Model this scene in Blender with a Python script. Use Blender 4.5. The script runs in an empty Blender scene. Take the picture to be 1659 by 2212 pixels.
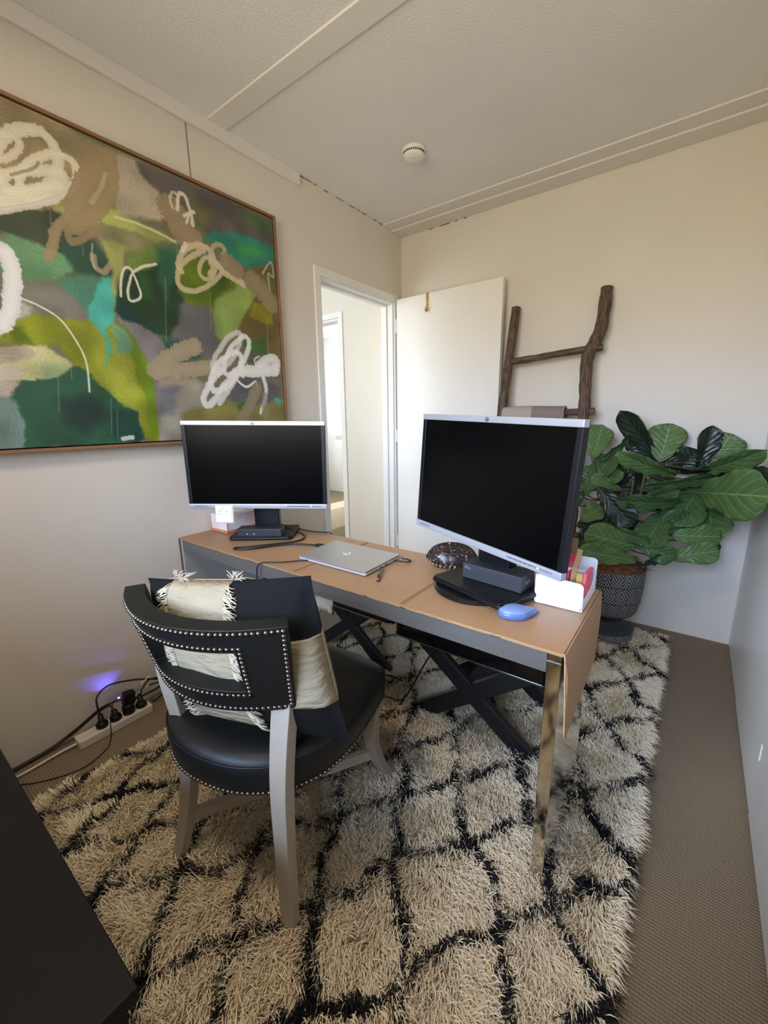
import bpy, bmesh, math, random
import numpy as np
from mathutils import Vector, Matrix, Quaternion
random.seed(7); rng = np.random.default_rng(7)
C = bpy.context.scene
COL = C.collection
PI = math.pi

# ------------------------------------------------------------------ camera
def cam_axes(yaw, pitch, roll):
    cy, sy = math.cos(yaw), math.sin(yaw); cp, sp = math.cos(pitch), math.sin(pitch)
    f = Vector((-sy*cp, cy*cp, -sp)); r = Vector((cy, sy, 0)); u = r.cross(f)
    cr, sr = math.cos(roll), math.sin(roll)
    return cr*r + sr*u, -sr*r + cr*u, f
cd = bpy.data.cameras.new('camera'); cam = bpy.data.objects.new('camera', cd); COL.objects.link(cam)
r_, u_, f_ = cam_axes(0.642004816, 0.222358836, -0.0149085458)
M = Matrix((r_, u_, -f_)).transposed().to_4x4(); M.translation = (1.79143945, -2.64067855, 1.18199348)
cam.matrix_world = M
cd.sensor_fit = 'HORIZONTAL'; cd.sensor_width = 36.0; cd.lens = 895.96818*36/1659; cd.clip_start = 0.02
C.camera = cam

# ------------------------------------------------------------------ view, world, lights
C.view_settings.view_transform = 'Standard'; C.view_settings.look = 'None'
C.view_settings.gamma = 1.0; C.view_settings.use_curve_mapping = False
C.view_settings.exposure = 0.14
C.cycles.max_bounces = 10; C.cycles.diffuse_bounces = 6; C.cycles.glossy_bounces = 5
C.cycles.transparent_max_bounces = 8; C.cycles.caustics_reflective = False; C.cycles.caustics_refractive = False
C.cycles.use_denoising = True
C.cycles.sample_clamp_indirect = 6.0
W = bpy.data.worlds.new('world'); C.world = W; W.use_nodes = True
nt = W.node_tree; nt.nodes.clear()
wo = nt.nodes.new('ShaderNodeOutputWorld'); bg = nt.nodes.new('ShaderNodeBackground')
tc = nt.nodes.new('ShaderNodeTexCoord'); sx = nt.nodes.new('ShaderNodeSeparateXYZ'); ramp = nt.nodes.new('ShaderNodeValToRGB')
mr = nt.nodes.new('ShaderNodeMapRange'); mr.inputs[1].default_value = -1; mr.inputs[2].default_value = 1
nt.links.new(tc.outputs['Generated'], sx.inputs[0]); nt.links.new(sx.outputs[2], mr.inputs[0]); nt.links.new(mr.outputs[0], ramp.inputs[0])
ramp.color_ramp.elements[0].position = 0.515; ramp.color_ramp.elements[0].color = (0.43, 0.385, 0.30, 1)
ramp.color_ramp.elements[1].position = 0.60; ramp.color_ramp.elements[1].color = (0.80, 1.05, 1.56, 1)
nt.links.new(ramp.outputs[0], bg.inputs[0]); bg.inputs[1].default_value = 18.5
nt.links.new(bg.outputs[0], wo.inputs[0])

def area(name, loc, rot, sx_, sy_, power, col, portal=False, spread=PI):
    l = bpy.data.lights.new(name, 'AREA'); l.shape = 'RECTANGLE'; l.size = sx_; l.size_y = sy_; l.energy = power; l.color = col
    l.spread = spread
    if portal: l.cycles.is_portal = True
    o = bpy.data.objects.new(name, l); COL.objects.link(o); o.location = loc; o.rotation_euler = rot
    return o
# the window behind the photographer: sky light enters through it
area('window_daylight', (1.25, -3.40, 1.56), (PI/2, 0, 0), 1.50, 1.24, 1, (1, 1, 1), portal=True)
area('room_window_daylight', (-3.30, 1.2, 1.5), (0, -PI/2, 0), 1.2, 1.2, 340, (0.82, 0.92, 1.0))
area('hall_window_daylight', (-1.0, -1.95, 1.5), (PI/2, 0, 0), 1.0, 1.2, 31, (0.80, 0.90, 1.0))
area('ceiling_fill_light', (1.0, -2.75, 2.33), (0, 0, 0), 0.35, 0.35, 13, (1.0, 0.84, 0.66))  # unseen warm fill, added overhead to brighten the near rug and floor

# ------------------------------------------------------------------ helpers
def lin(c):
    return tuple(((v/255)/12.92 if v/255 <= 0.04045 else ((v/255+0.055)/1.055)**2.4) for v in c[:3]) + (1.0,)
MATS = {}
def mat(name, col, rough=0.6, metal=0.0, noise=0.0, nscale=20.0, bump=0.0, bscale=60.0, spec=0.5, col2=None, coat=0.0, emit=None, estr=0.0, detail=4.0, stretch=None, bdist=0.01):
    if name in MATS: return MATS[name]
    m = bpy.data.materials.new(name); m.use_nodes = True; MATS[name] = m
    N = m.node_tree.nodes; Lk = m.node_tree.links; b = N['Principled BSDF']
    b.inputs['Base Color'].default_value = lin(col); b.inputs['Roughness'].default_value = rough; b.inputs['Metallic'].default_value = metal
    b.inputs['Specular IOR Level'].default_value = spec; b.inputs['Coat Weight'].default_value = coat
    tc = N.new('ShaderNodeTexCoord'); mp = N.new('ShaderNodeMapping'); Lk.new(tc.outputs['Object'], mp.inputs[0])
    if stretch: mp.inputs['Scale'].default_value = stretch
    if noise or col2:
        n = N.new('ShaderNodeTexNoise'); n.inputs['Scale'].default_value = nscale; n.inputs['Detail'].default_value = detail; Lk.new(mp.outputs[0], n.inputs['Vector'])
        r = N.new('ShaderNodeValToRGB'); c = lin(col); c2 = lin(col2) if col2 else tuple(v*(1-noise) for v in c[:3])+(1,)
        r.color_ramp.elements[0].position = 0.35; r.color_ramp.elements[1].position = 0.65
        r.color_ramp.elements[0].color = c2; r.color_ramp.elements[1].color = c
        Lk.new(n.outputs['Fac'], r.inputs[0]); Lk.new(r.outputs[0], b.inputs['Base Color'])
    if bump:
        n = N.new('ShaderNodeTexNoise'); n.inputs['Scale'].default_value = bscale; n.inputs['Detail'].default_value = 3; Lk.new(mp.outputs[0], n.inputs['Vector'])
        bp = N.new('ShaderNodeBump'); bp.inputs['Strength'].default_value = bump; bp.inputs['Distance'].default_value = bdist
        Lk.new(n.outputs['Fac'], bp.inputs['Height']); Lk.new(bp.outputs[0], b.inputs['Normal'])
    if emit:
        b.inputs['Emission Color'].default_value = lin(emit); b.inputs['Emission Strength'].default_value = estr
    return m
def tag(o, label=None, cat=None, group=None, kind=None):
    if label: o['label'] = label
    if cat: o['category'] = cat
    if group: o['group'] = group
    if kind: o['kind'] = kind
    return o
def empty(name, loc, label, cat, rz=0.0, group=None):
    o = bpy.data.objects.new(name, None); o.empty_display_size = 0.05; COL.objects.link(o)
    o.location = loc; o.rotation_euler = (0, 0, rz); tag(o, label, cat, group); return o
def obj(name, verts, faces, m, parent=None, smooth=False, local=False):
    me = bpy.data.meshes.new(name); me.from_pydata([tuple(v) for v in verts], [], faces); me.update()
    if m: me.materials.append(m)
    o = bpy.data.objects.new(name, me); COL.objects.link(o)
    if smooth: me.polygons.foreach_set('use_smooth', [True]*len(me.polygons))
    if parent: put(o, parent, local)
    return o
def put(o, parent, local=True):
    # local: the mesh is already written in the parent's own space; otherwise it is in world space
    o.parent = parent
    if not local:
        bpy.context.view_layer.update(); o.matrix_parent_inverse = parent.matrix_world.inverted()
    return o
class MB:
    def __init__(s): s.v = []; s.f = []
    def add(s, v, f):
        k = len(s.v); s.v += [tuple(p) for p in v]; s.f += [tuple(i+k for i in q) for q in f]; return s
    def box(s, lo, hi, mx=None):
        (a, b, c), (d, e, g) = lo, hi
        v = [Vector(p) for p in ((a,b,c),(d,b,c),(d,e,c),(a,e,c),(a,b,g),(d,b,g),(d,e,g),(a,e,g))]
        if mx: v = [mx @ p for p in v]
        return s.add(v, [(0,3,2,1),(4,5,6,7),(0,1,5,4),(1,2,6,5),(2,3,7,6),(3,0,4,7)])
    def tube(s, pts, r, n=8, cap=True):
        pts = [Vector(p) for p in pts]; R = list(np.interp(np.linspace(0, 1, len(pts)), np.linspace(0, 1, len(r)), r)) if isinstance(r, (list, tuple)) else [r]*len(pts)
        vs = []; up = None
        for i, p in enumerate(pts):
            t = (pts[min(i+1, len(pts)-1)] - pts[max(i-1, 0)]).normalized()
            if up is None: up = Vector((0,0,1)) if abs(t.z) < 0.9 else Vector((1,0,0))
            a = t.cross(up).normalized(); b = a.cross(t).normalized(); up = b
            for k in range(n):
                w = 2*PI*k/n; vs.append(p + (a*math.cos(w) + b*math.sin(w))*R[i])
        fs = [(i*n+k, i*n+(k+1)%n, (i+1)*n+(k+1)%n, (i+1)*n+k) for i in range(len(pts)-1) for k in range(n)]
        if cap: fs += [tuple(reversed(range(n))), tuple((len(pts)-1)*n+k for k in range(n))]
        return s.add(vs, fs)
    def lathe(s, prof, n=32, center=(0,0,0), cap=True):
        cx, cy, cz = center; vs = [(cx+r*math.cos(2*PI*k/n), cy+r*math.sin(2*PI*k/n), cz+z) for r, z in prof for k in range(n)]
        fs = [(i*n+k, i*n+(k+1)%n, (i+1)*n+(k+1)%n, (i+1)*n+k) for i in range(len(prof)-1) for k in range(n)]
        if cap: fs += [tuple(reversed(range(n))), tuple((len(prof)-1)*n+k for k in range(n))]
        return s.add(vs, fs)
    def prism(s, pts, z0, z1, mx=None):
        n = len(pts); v = [Vector((x, y, z0)) for x, y in pts] + [Vector((x, y, z1)) for x, y in pts]
        if mx: v = [mx @ p for p in v]
        return s.add(v, [tuple(reversed(range(n))), tuple(range(n, 2*n))] + [(k, (k+1)%n, n+(k+1)%n, n+k) for k in range(n)])
    def build(s, name, m, parent=None, bevel=0.0, seg=2, smooth=False, local=True):
        o = obj(name, s.v, s.f, m, parent, smooth, local)
        bm = bmesh.new(); bm.from_mesh(o.data); bmesh.ops.recalc_face_normals(bm, faces=bm.faces); bm.to_mesh(o.data); bm.free()
        if bevel:
            b = o.modifiers.new('bevel', 'BEVEL'); b.width = bevel; b.segments = seg; b.limit_method = 'ANGLE'; b.angle_limit = 0.6
            o.data.polygons.foreach_set('use_smooth', [True]*len(o.data.polygons))
            w = o.modifiers.new('wn', 'WEIGHTED_NORMAL')
        return o
def spline(pts, n=8):
    P = [Vector(p) for p in pts]; out = []
    for i in range(len(P)-1):
        a, b, c, d = P[max(i-1,0)], P[i], P[i+1], P[min(i+2,len(P)-1)]
        for k in range(n):
            t = k/n; out.append(0.5*((2*b)+(c-a)*t+(2*a-5*b+4*c-d)*t*t+(3*b-a-3*c+d)*t**3))
    return out + [P[-1]]
def cable(name, pts, r, m, label=None, parent=None, cat='cable', n=8, group=None):
    o = MB().tube(spline(pts, n), r, 8).build(name, m, parent, smooth=True)
    if label: tag(o, label, cat, group)
    return o
def rrect(w, h, r, n=5):
    out = []
    for cx, cy, a0 in ((w/2-r, h/2-r, 0), (-w/2+r, h/2-r, PI/2), (-w/2+r, -h/2+r, PI), (w/2-r, -h/2+r, 1.5*PI)):
        for k in range(n+1):
            a = a0 + PI/2*k/n; out.append((cx+r*math.cos(a), cy+r*math.sin(a)))
    return out

# ------------------------------------------------------------------ materials of the room
def bump_noise(m, scale, strength, dist=0.01, detail=2.0):
    N = m.node_tree.nodes; Lk = m.node_tree.links
    tc = N.new('ShaderNodeTexCoord'); n = N.new('ShaderNodeTexNoise'); n.inputs['Scale'].default_value = scale; n.inputs['Detail'].default_value = detail
    b = N.new('ShaderNodeBump'); b.inputs['Strength'].default_value = strength; b.inputs['Distance'].default_value = dist
    Lk.new(tc.outputs['Object'], n.inputs['Vector']); Lk.new(n.outputs['Fac'], b.inputs['Height']); Lk.new(b.outputs[0], N['Principled BSDF'].inputs['Normal'])
m_wall = mat('wall_paint', (222, 214, 200), 0.5, noise=0.04, nscale=3, bump=0.12, bscale=180, bdist=0.002)
m_white = mat('white_gloss_paint', (234, 232, 228), 0.35, noise=0.03, nscale=5, bump=0.05, bscale=90, bdist=0.002)
m_ceil = mat('ceiling_stipple', (234, 232, 226), 0.9, noise=0.05, nscale=2.5, bump=0.42, bscale=130, bdist=0.006)
m_batten = mat('ceiling_batten_paint', (226, 221, 212), 0.6, bump=0.08, bscale=120, bdist=0.002)
m_trimline = mat('dark_joint_caulk', (110, 98, 84), 0.9)  # dark tone of panel joints, seams and cracked caulk
m_carpet = mat('ribbed_carpet', (150, 130, 103), 0.95, spec=0.1)
def carpet_nodes(m):
    N = m.node_tree.nodes; Lk = m.node_tree.links; b = N['Principled BSDF']
    tc = N.new('ShaderNodeTexCoord'); sp = N.new('ShaderNodeSeparateXYZ'); Lk.new(tc.outputs['Object'], sp.inputs[0])
    def math_(op, a, c=None):
        q = N.new('ShaderNodeMath'); q.operation = op
        for i, x in enumerate((a, c)):
            if x is None: continue
            if isinstance(x, (int, float)): q.inputs[i].default_value = x
            else: Lk.new(x, q.inputs[i])
        return q.outputs[0]
    nz = N.new('ShaderNodeTexNoise'); nz.inputs['Scale'].default_value = 60; nz.inputs['Detail'].default_value = 2; Lk.new(tc.outputs['Object'], nz.inputs['Vector'])
    wob = math_('MULTIPLY', nz.outputs['Fac'], 1.6)
    ribs = math_('SINE', math_('ADD', math_('MULTIPLY', sp.outputs[1], 2*PI/0.0085), wob))
    loops = math_('SINE', math_('ADD', math_('MULTIPLY', sp.outputs[0], 2*PI/0.0075), math_('MULTIPLY', wob, 3.0)))
    h = math_('ADD', math_('MULTIPLY', ribs, 0.42), math_('MULTIPLY', loops, 0.12))
    nz2 = N.new('ShaderNodeTexNoise'); nz2.inputs['Scale'].default_value = 380; nz2.inputs['Detail'].default_value = 2; Lk.new(tc.outputs['Object'], nz2.inputs['Vector'])
    h2 = math_('ADD', h, math_('MULTIPLY', nz2.outputs['Fac'], 1.2))
    r = N.new('ShaderNodeValToRGB'); r.color_ramp.elements[0].position = 0.0; r.color_ramp.elements[1].position = 1.0
    r.color_ramp.elements[0].color = lin((98, 83, 64)); r.color_ramp.elements[1].color = lin((162, 146, 122))
    Lk.new(math_('ADD', math_('MULTIPLY', h2, 0.42), 0.22), r.inputs[0]); Lk.new(r.outputs[0], b.inputs['Base Color'])
    bp = N.new('ShaderNodeBump'); bp.inputs['Strength'].default_value = 0.5; bp.inputs['Distance'].default_value = 0.003
    Lk.new(h2, bp.inputs['Height']); Lk.new(bp.outputs[0], b.inputs['Normal'])
carpet_nodes(m_carpet)
m_steel = mat('brushed_grey_steel', (108, 103, 96), 0.42, metal=0.3, noise=0.12, nscale=9, bump=0.03, bscale=30, stretch=(0.4, 3, 3))
m_mirror = mat('mirror_steel', (232, 229, 222), 0.09, metal=1.0, bump=0.05, bscale=14, bdist=0.004)
m_leather = mat('tan_leather', (164, 125, 86), 0.45, noise=0.12, nscale=5, bump=0.12, bscale=260, bdist=0.001)
m_leatheredge = mat('raw_leather_edge', (176, 140, 100), 0.8, noise=0.3, nscale=80)
m_black = mat('black_plastic', (13, 13, 14), 0.45, spec=0.3, bump=0.05, bscale=400, bdist=0.001)
m_blackgloss = mat('black_gloss', (8, 8, 9), 0.12)
m_screen = mat('dark_screen', (4, 4, 5), 0.22, spec=0.12)
m_silver = mat('silver_plastic', (178, 180, 184), 0.35, metal=0.45, noise=0.04, nscale=30)
m_cable = mat('black_cable', (14, 14, 15), 0.5)
m_whitep = mat('white_plastic', (226, 228, 234), 0.4)
# ------------------------------------------------------------------ room shell
H = 2.40; RX = 2.065; RY = -3.35; T = 0.10
def slab(name, boxes, m, kind='structure', label=None, bevel=0):
    b = MB()
    for lo, hi in boxes: b.box(lo, hi)
    o = b.build(name, m, bevel=bevel); o['kind'] = kind
    if label: o['label'] = label
    return o
slab('floor', [((-0.0, RY, -0.05), (RX, 0, 0)), ((-3.3, RY, -0.05), (0.0, 2.4, 0))], m_carpet, label='beige ribbed loop carpet over the whole floor')
slab('ceiling', [((-0.0, RY, H), (RX, 0.1, H+0.08))], m_ceil, label='off-white stippled ceiling board')
slab('wall_back', [((0, 0, 0), (RX+T, T, H))], m_wall, label='plain cream wall behind the open door and ladder')
DY0, DY1, DZ = -0.817, -0.098, 1.962       # doorway in the left wall
slab('wall_left', [((-T, RY, 0), (0, DY0-0.0, H)), ((-T, DY0, DZ), (0, DY1, H)), ((-T, DY1, 0), (0, T, H))], m_wall, label='cream wall with the painting and the doorway')
slab('wall_right', [((RX, RY, 0), (RX+T, 0, H))], m_wall, label='cream wall on the right with cupboard doors')
WX0, WX1, WZ0, WZ1 = 0.50, 2.00, 0.94, 2.18   # window in the wall behind the photographer
slab('wall_rear', [((-T, RY-T, 0), (WX0, RY, H)), ((WX1, RY-T, 0), (RX+T, RY, H)), ((WX0, RY-T, 0), (WX1, RY, WZ0)), ((WX0, RY-T, WZ1), (WX1, RY, H))], m_wall, label='cream wall with the window, behind the photographer')
win = empty('window_1', ((WX0+WX1)/2, RY-0.05, WZ0), 'white framed window behind the photographer', 'window'); win['kind'] = 'structure'
del win['category']
fb = MB(); fw = 0.045
for lo, hi in (((-0.75, -0.05, 0), (-0.75+fw, 0.05, 1.24)), ((0.75-fw, -0.05, 0), (0.75, 0.05, 1.24)), ((-0.75, -0.05, 0), (0.75, 0.05, fw)), ((-0.75, -0.05, 1.24-fw), (0.75, 0.05, 1.24)), ((-0.02, -0.03, 0), (0.02, 0.03, 1.24))): fb.box(lo, hi)
fb.build('window_frame', m_white, win)
mg = bpy.data.materials.new('window_glass'); mg.use_nodes = True; N = mg.node_tree.nodes; N.clear()
o_ = N.new('ShaderNodeOutputMaterial'); mx_ = N.new('ShaderNodeMixShader'); tr_ = N.new('ShaderNodeBsdfTransparent'); gl_ = N.new('ShaderNodeBsdfGlossy'); fr_ = N.new('ShaderNodeFresnel'); gl_.inputs['Roughness'].default_value = 0.02
mg.node_tree.links.new(fr_.outputs[0], mx_.inputs[0]); mg.node_tree.links.new(tr_.outputs[0], mx_.inputs[1]); mg.node_tree.links.new(gl_.outputs[0], mx_.inputs[2]); mg.node_tree.links.new(mx_.outputs[0], o_.inputs[0])
MB().box((-0.73, -0.003, 0.02), (0.73, 0.003, 1.22)).build('window_pane', mg, win)
# hall and the room beyond it, seen through the doorway
slab('wall_hall_end', [((-0.60, 0, 0), (-T, 0.1, H)), ((-3.3, 0, 0), (-1.42, 0.1, H)), ((-1.42, 0, 1.965), (-0.60, 0.1, H))], m_wall, label='cream hall wall seen through the doorway')
slab('wall_hall_left', [((-1.95, -2.6, 0), (-1.85, 0, H)), ((-1.85, -2.6, 0), (-T, -2.5, H))], m_wall)
slab('ceiling_hall', [((-3.3, -2.6, H), (0.0, 2.4, H+0.08))], m_ceil)
slab('wall_far_room', [((-3.4, 0.1, 0), (-3.3, 2.4, H)), ((-3.3, 2.4, 0), (0, 2.5, H)), ((-0.1, 0.1, 0), (0, 2.4, H))], m_white)
# door frames
def frame_y(name, y0, y1, ztop, x0, x1, aw, label):
    b = MB()
    # architraves on the room side, lining through the wall thickness, stop bead
    b.box((x1, y0-aw, 0), (x1+0.012, y0+0.004, ztop+aw)).box((x1, y0+0.004, ztop-0.004), (x1+0.012, min(y1+aw, -0.002), ztop+aw))
    b.box((x1, y1-0.004, 0), (x1+0.012, min(y1+aw, -0.06), ztop-0.004))
    b.box((x0, y0, 0), (x1, y0+0.016, ztop)).box((x0, y1-0.016, 0), (x1, y1, ztop)).box((x0, y0+0.016, ztop-0.016), (x1, y1-0.016, ztop))
    b.box((x0+0.02, y0+0.016, 0), (x0+0.055, y0+0.028, ztop-0.016)).box((x0+0.02, y1-0.028, 0), (x0+0.055, y1-0.016, ztop-0.016)).box((x0+0.02, y0+0.028, ztop-0.028), (x0+0.055, y1-0.028, ztop-0.016))
    o = b.build(name, m_white, bevel=0.002); o['kind'] = 'structure'; o['label'] = label
frame_y('trim_1', DY0, DY1, DZ, -T, 0.0, 0.042, 'white door frame of the open doorway in the left wall')
b = MB(); b.box((-0.602, -0.012, 0), (-0.56, 0.0, 2.005)).box((-1.462, -0.012, 0), (-1.418, 0.0, 2.005)).box((-1.418, -0.012, 1.963), (-0.602, 0.0, 2.005))
b.box((-0.618, 0, 0), (-0.602, 0.1, 1.963)).box((-1.418, 0, 0), (-1.402, 0.1, 1.963)).box((-1.402, 0, 1.947), (-0.618, 0.1, 1.963))
o = b.build('trim_2', m_white, bevel=0.002); o['kind'] = 'structure'; o['label'] = 'white frame of the second doorway down the hall'
d = empty('door_1', (0.022, -0.058, 0.008), 'white flush door of this room, swung open against the back wall', 'door'); d['kind'] = 'structure'; del d['category']
MB().box((0, -0.036, 0), (0.757, 0, 1.966)).build('door_panel', mat('door_white_paint', (240, 236, 228), 0.42, noise=0.03, nscale=4, bump=0.04, bscale=60, bdist=0.002), d, bevel=0.0015)
for z in (0.2, 1.0, 1.75): MB().lathe([(0.006, 0), (0.006, 0.09)], 10, (-0.004, -0.036, z)).build('hinge', m_white, d)
d.rotation_euler = (0, 0, 0)
d2 = empty('door_2', (-1.405, 0.06, 0.012), 'white door standing open beyond the hall', 'door'); d2['kind'] = 'structure'; del d2['category']
MB().box((-0.036, 0, 0), (0, 0.76, 1.93)).build('door_panel', m_white, d2, bevel=0.0015)
MB().lathe([(0.0, 0), (0.012, 0.0), (0.012, 0.03), (0.026, 0.04), (0.028, 0.055), (0.018, 0.065), (0.0, 0.066)], 20).build('door_knob', mat('pale_metal', (190, 190, 192), 0.3, metal=0.8), d2, smooth=True)
k = d2.children[-1]; k.location = (0.0, 0.70, 0.95); k.rotation_euler = (0, PI/2, 0)
# cupboard doors in the right wall
for i, (ya, yb) in enumerate(((-0.572, -0.006), (-1.186, -0.580), (-1.80, -1.194))):
    dd = empty('door_%d' % (3+i), (RX, ya, 0.012), ['white cupboard door nearest the plant corner', 'white middle cupboard door in the right wall', 'white cupboard door nearest the photographer'][i], 'door'); dd['kind'] = 'structure'; del dd['category']
    MB().box((-0.012 - 0.002*i, 0, 0), (0.0, yb-ya, 2.02)).build('door_panel', m_white, dd, bevel=0.002)
    for z in ((0.185, 1.75) if i < 2 else ()): MB().box((-0.0165-0.002*i, yb-ya-0.008 if i == 0 else 0.0, z), (-0.012, yb-ya if i == 0 else 0.008, z+0.05)).build('hinge', m_wall, dd)
# ceiling battens, cover strip, wall seam
slab('trim_3', [((0.0, -1.442, H-0.007), (RX, -1.352, H+0.001))], m_batten, label='flat batten across the ceiling', bevel=0.003)
slab('trim_4', [((0.0, -0.216, H-0.008), (RX, -0.12, H+0.001))], m_batten, label='flat batten along the ceiling edge by the back wall', bevel=0.003)
slab('trim_5', [((0.0, -0.12, H-0.016), (RX, 0.0, H+0.001))], m_batten, label='second step of the ceiling batten against the back wall', bevel=0.003)
slab('trim_6', [((0.0, RY, 2.344), (0.016, -0.935, H))], m_batten, label='cream cover strip along the top of the left wall', bevel=0.002)
slab('trim_7', [((-0.001, -1.5335, 0.02), (0.0012, -1.5305, 2.344))], m_trimline, label='thin vertical panel joint in the left wall above the painting')
b = MB(); y = -0.93
while y < -0.14:      # cracked caulk between wall and ceiling
    L = random.uniform(0.02, 0.07); 
    if random.random() < 0.75: b.box((0.0, y, H-0.003-random.uniform(0, 0.002)), (0.002, y+L, H-0.0005))
    y += L + random.uniform(0.004, 0.03)
o = b.build('trim_8', m_trimline); o['kind'] = 'structure'; o['label'] = 'cracked caulk line above the doorway'
b = MB()
for x, L in ((0.22, .03), (0.30, .07), (0.41, .015), (0.47, .02)): b.box((x, -0.002, H-0.020), (x+L, 0.0, H-0.0165))
o = b.build('trim_9', m_trimline); o['kind'] = 'structure'; o['label'] = 'short dark cracks above the back wall'

# ------------------------------------------------------------------ smoke detector
sd = empty('smoke_detector', (0.570, -0.733, H), 'round white smoke detector on the ceiling', 'smoke detector')
m_sd = mat('detector_plastic', (236, 232, 222), 0.5)
MB().lathe([(0.0, 0.0), (0.056, 0.0), (0.056, -0.010), (0.050, -0.013), (0.049, -0.014), (0.049, -0.022), (0.051, -0.023), (0.050, -0.028), (0.040, -0.037), (0.02, -0.040), (0.0, -0.040)], 40, cap=False).build('housing', m_sd, sd, smooth=True)
b = MB()
for k in range(36):
    a = 2*PI*k/36; b.box((0.0478, -0.0026, -0.0215), (0.0502, 0.0026, -0.0148), Matrix.Rotation(a, 4, 'Z'))
b.build('vent_slots', mat('vent_dark', (40, 36, 32), 0.9), sd)
MB().lathe([(0, 0), (0.009, 0), (0.008, -0.003), (0, -0.0035)], 16, (0.012, -0.02, -0.0385), cap=False).build('test_button', m_sd, sd, smooth=True)

# ------------------------------------------------------------------ brass hook over the door
hk = empty('over_door_hook', (0.268, -0.094, 1.974), 'small brass hook hung over the top of the open door', 'hook')
m_brass = mat('brass', (206, 176, 104), 0.3, metal=0.8)
MB().box((-0.010, -0.0015, -0.075), (0.010, 0.0, 0.0025)).box((-0.010, 0.0, 0.0005), (0.010, 0.038, 0.0025)).build('strap', m_brass, hk, bevel=0.0006)
MB().tube(spline([(0, -0.0015, -0.07), (0, -0.003, -0.10), (0, -0.014, -0.112), (0, -0.026, -0.100), (0, -0.028, -0.088)], 5), [0.006]*20+[0.007], 8).build('hook_arm', m_brass, hk, smooth=True)

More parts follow.
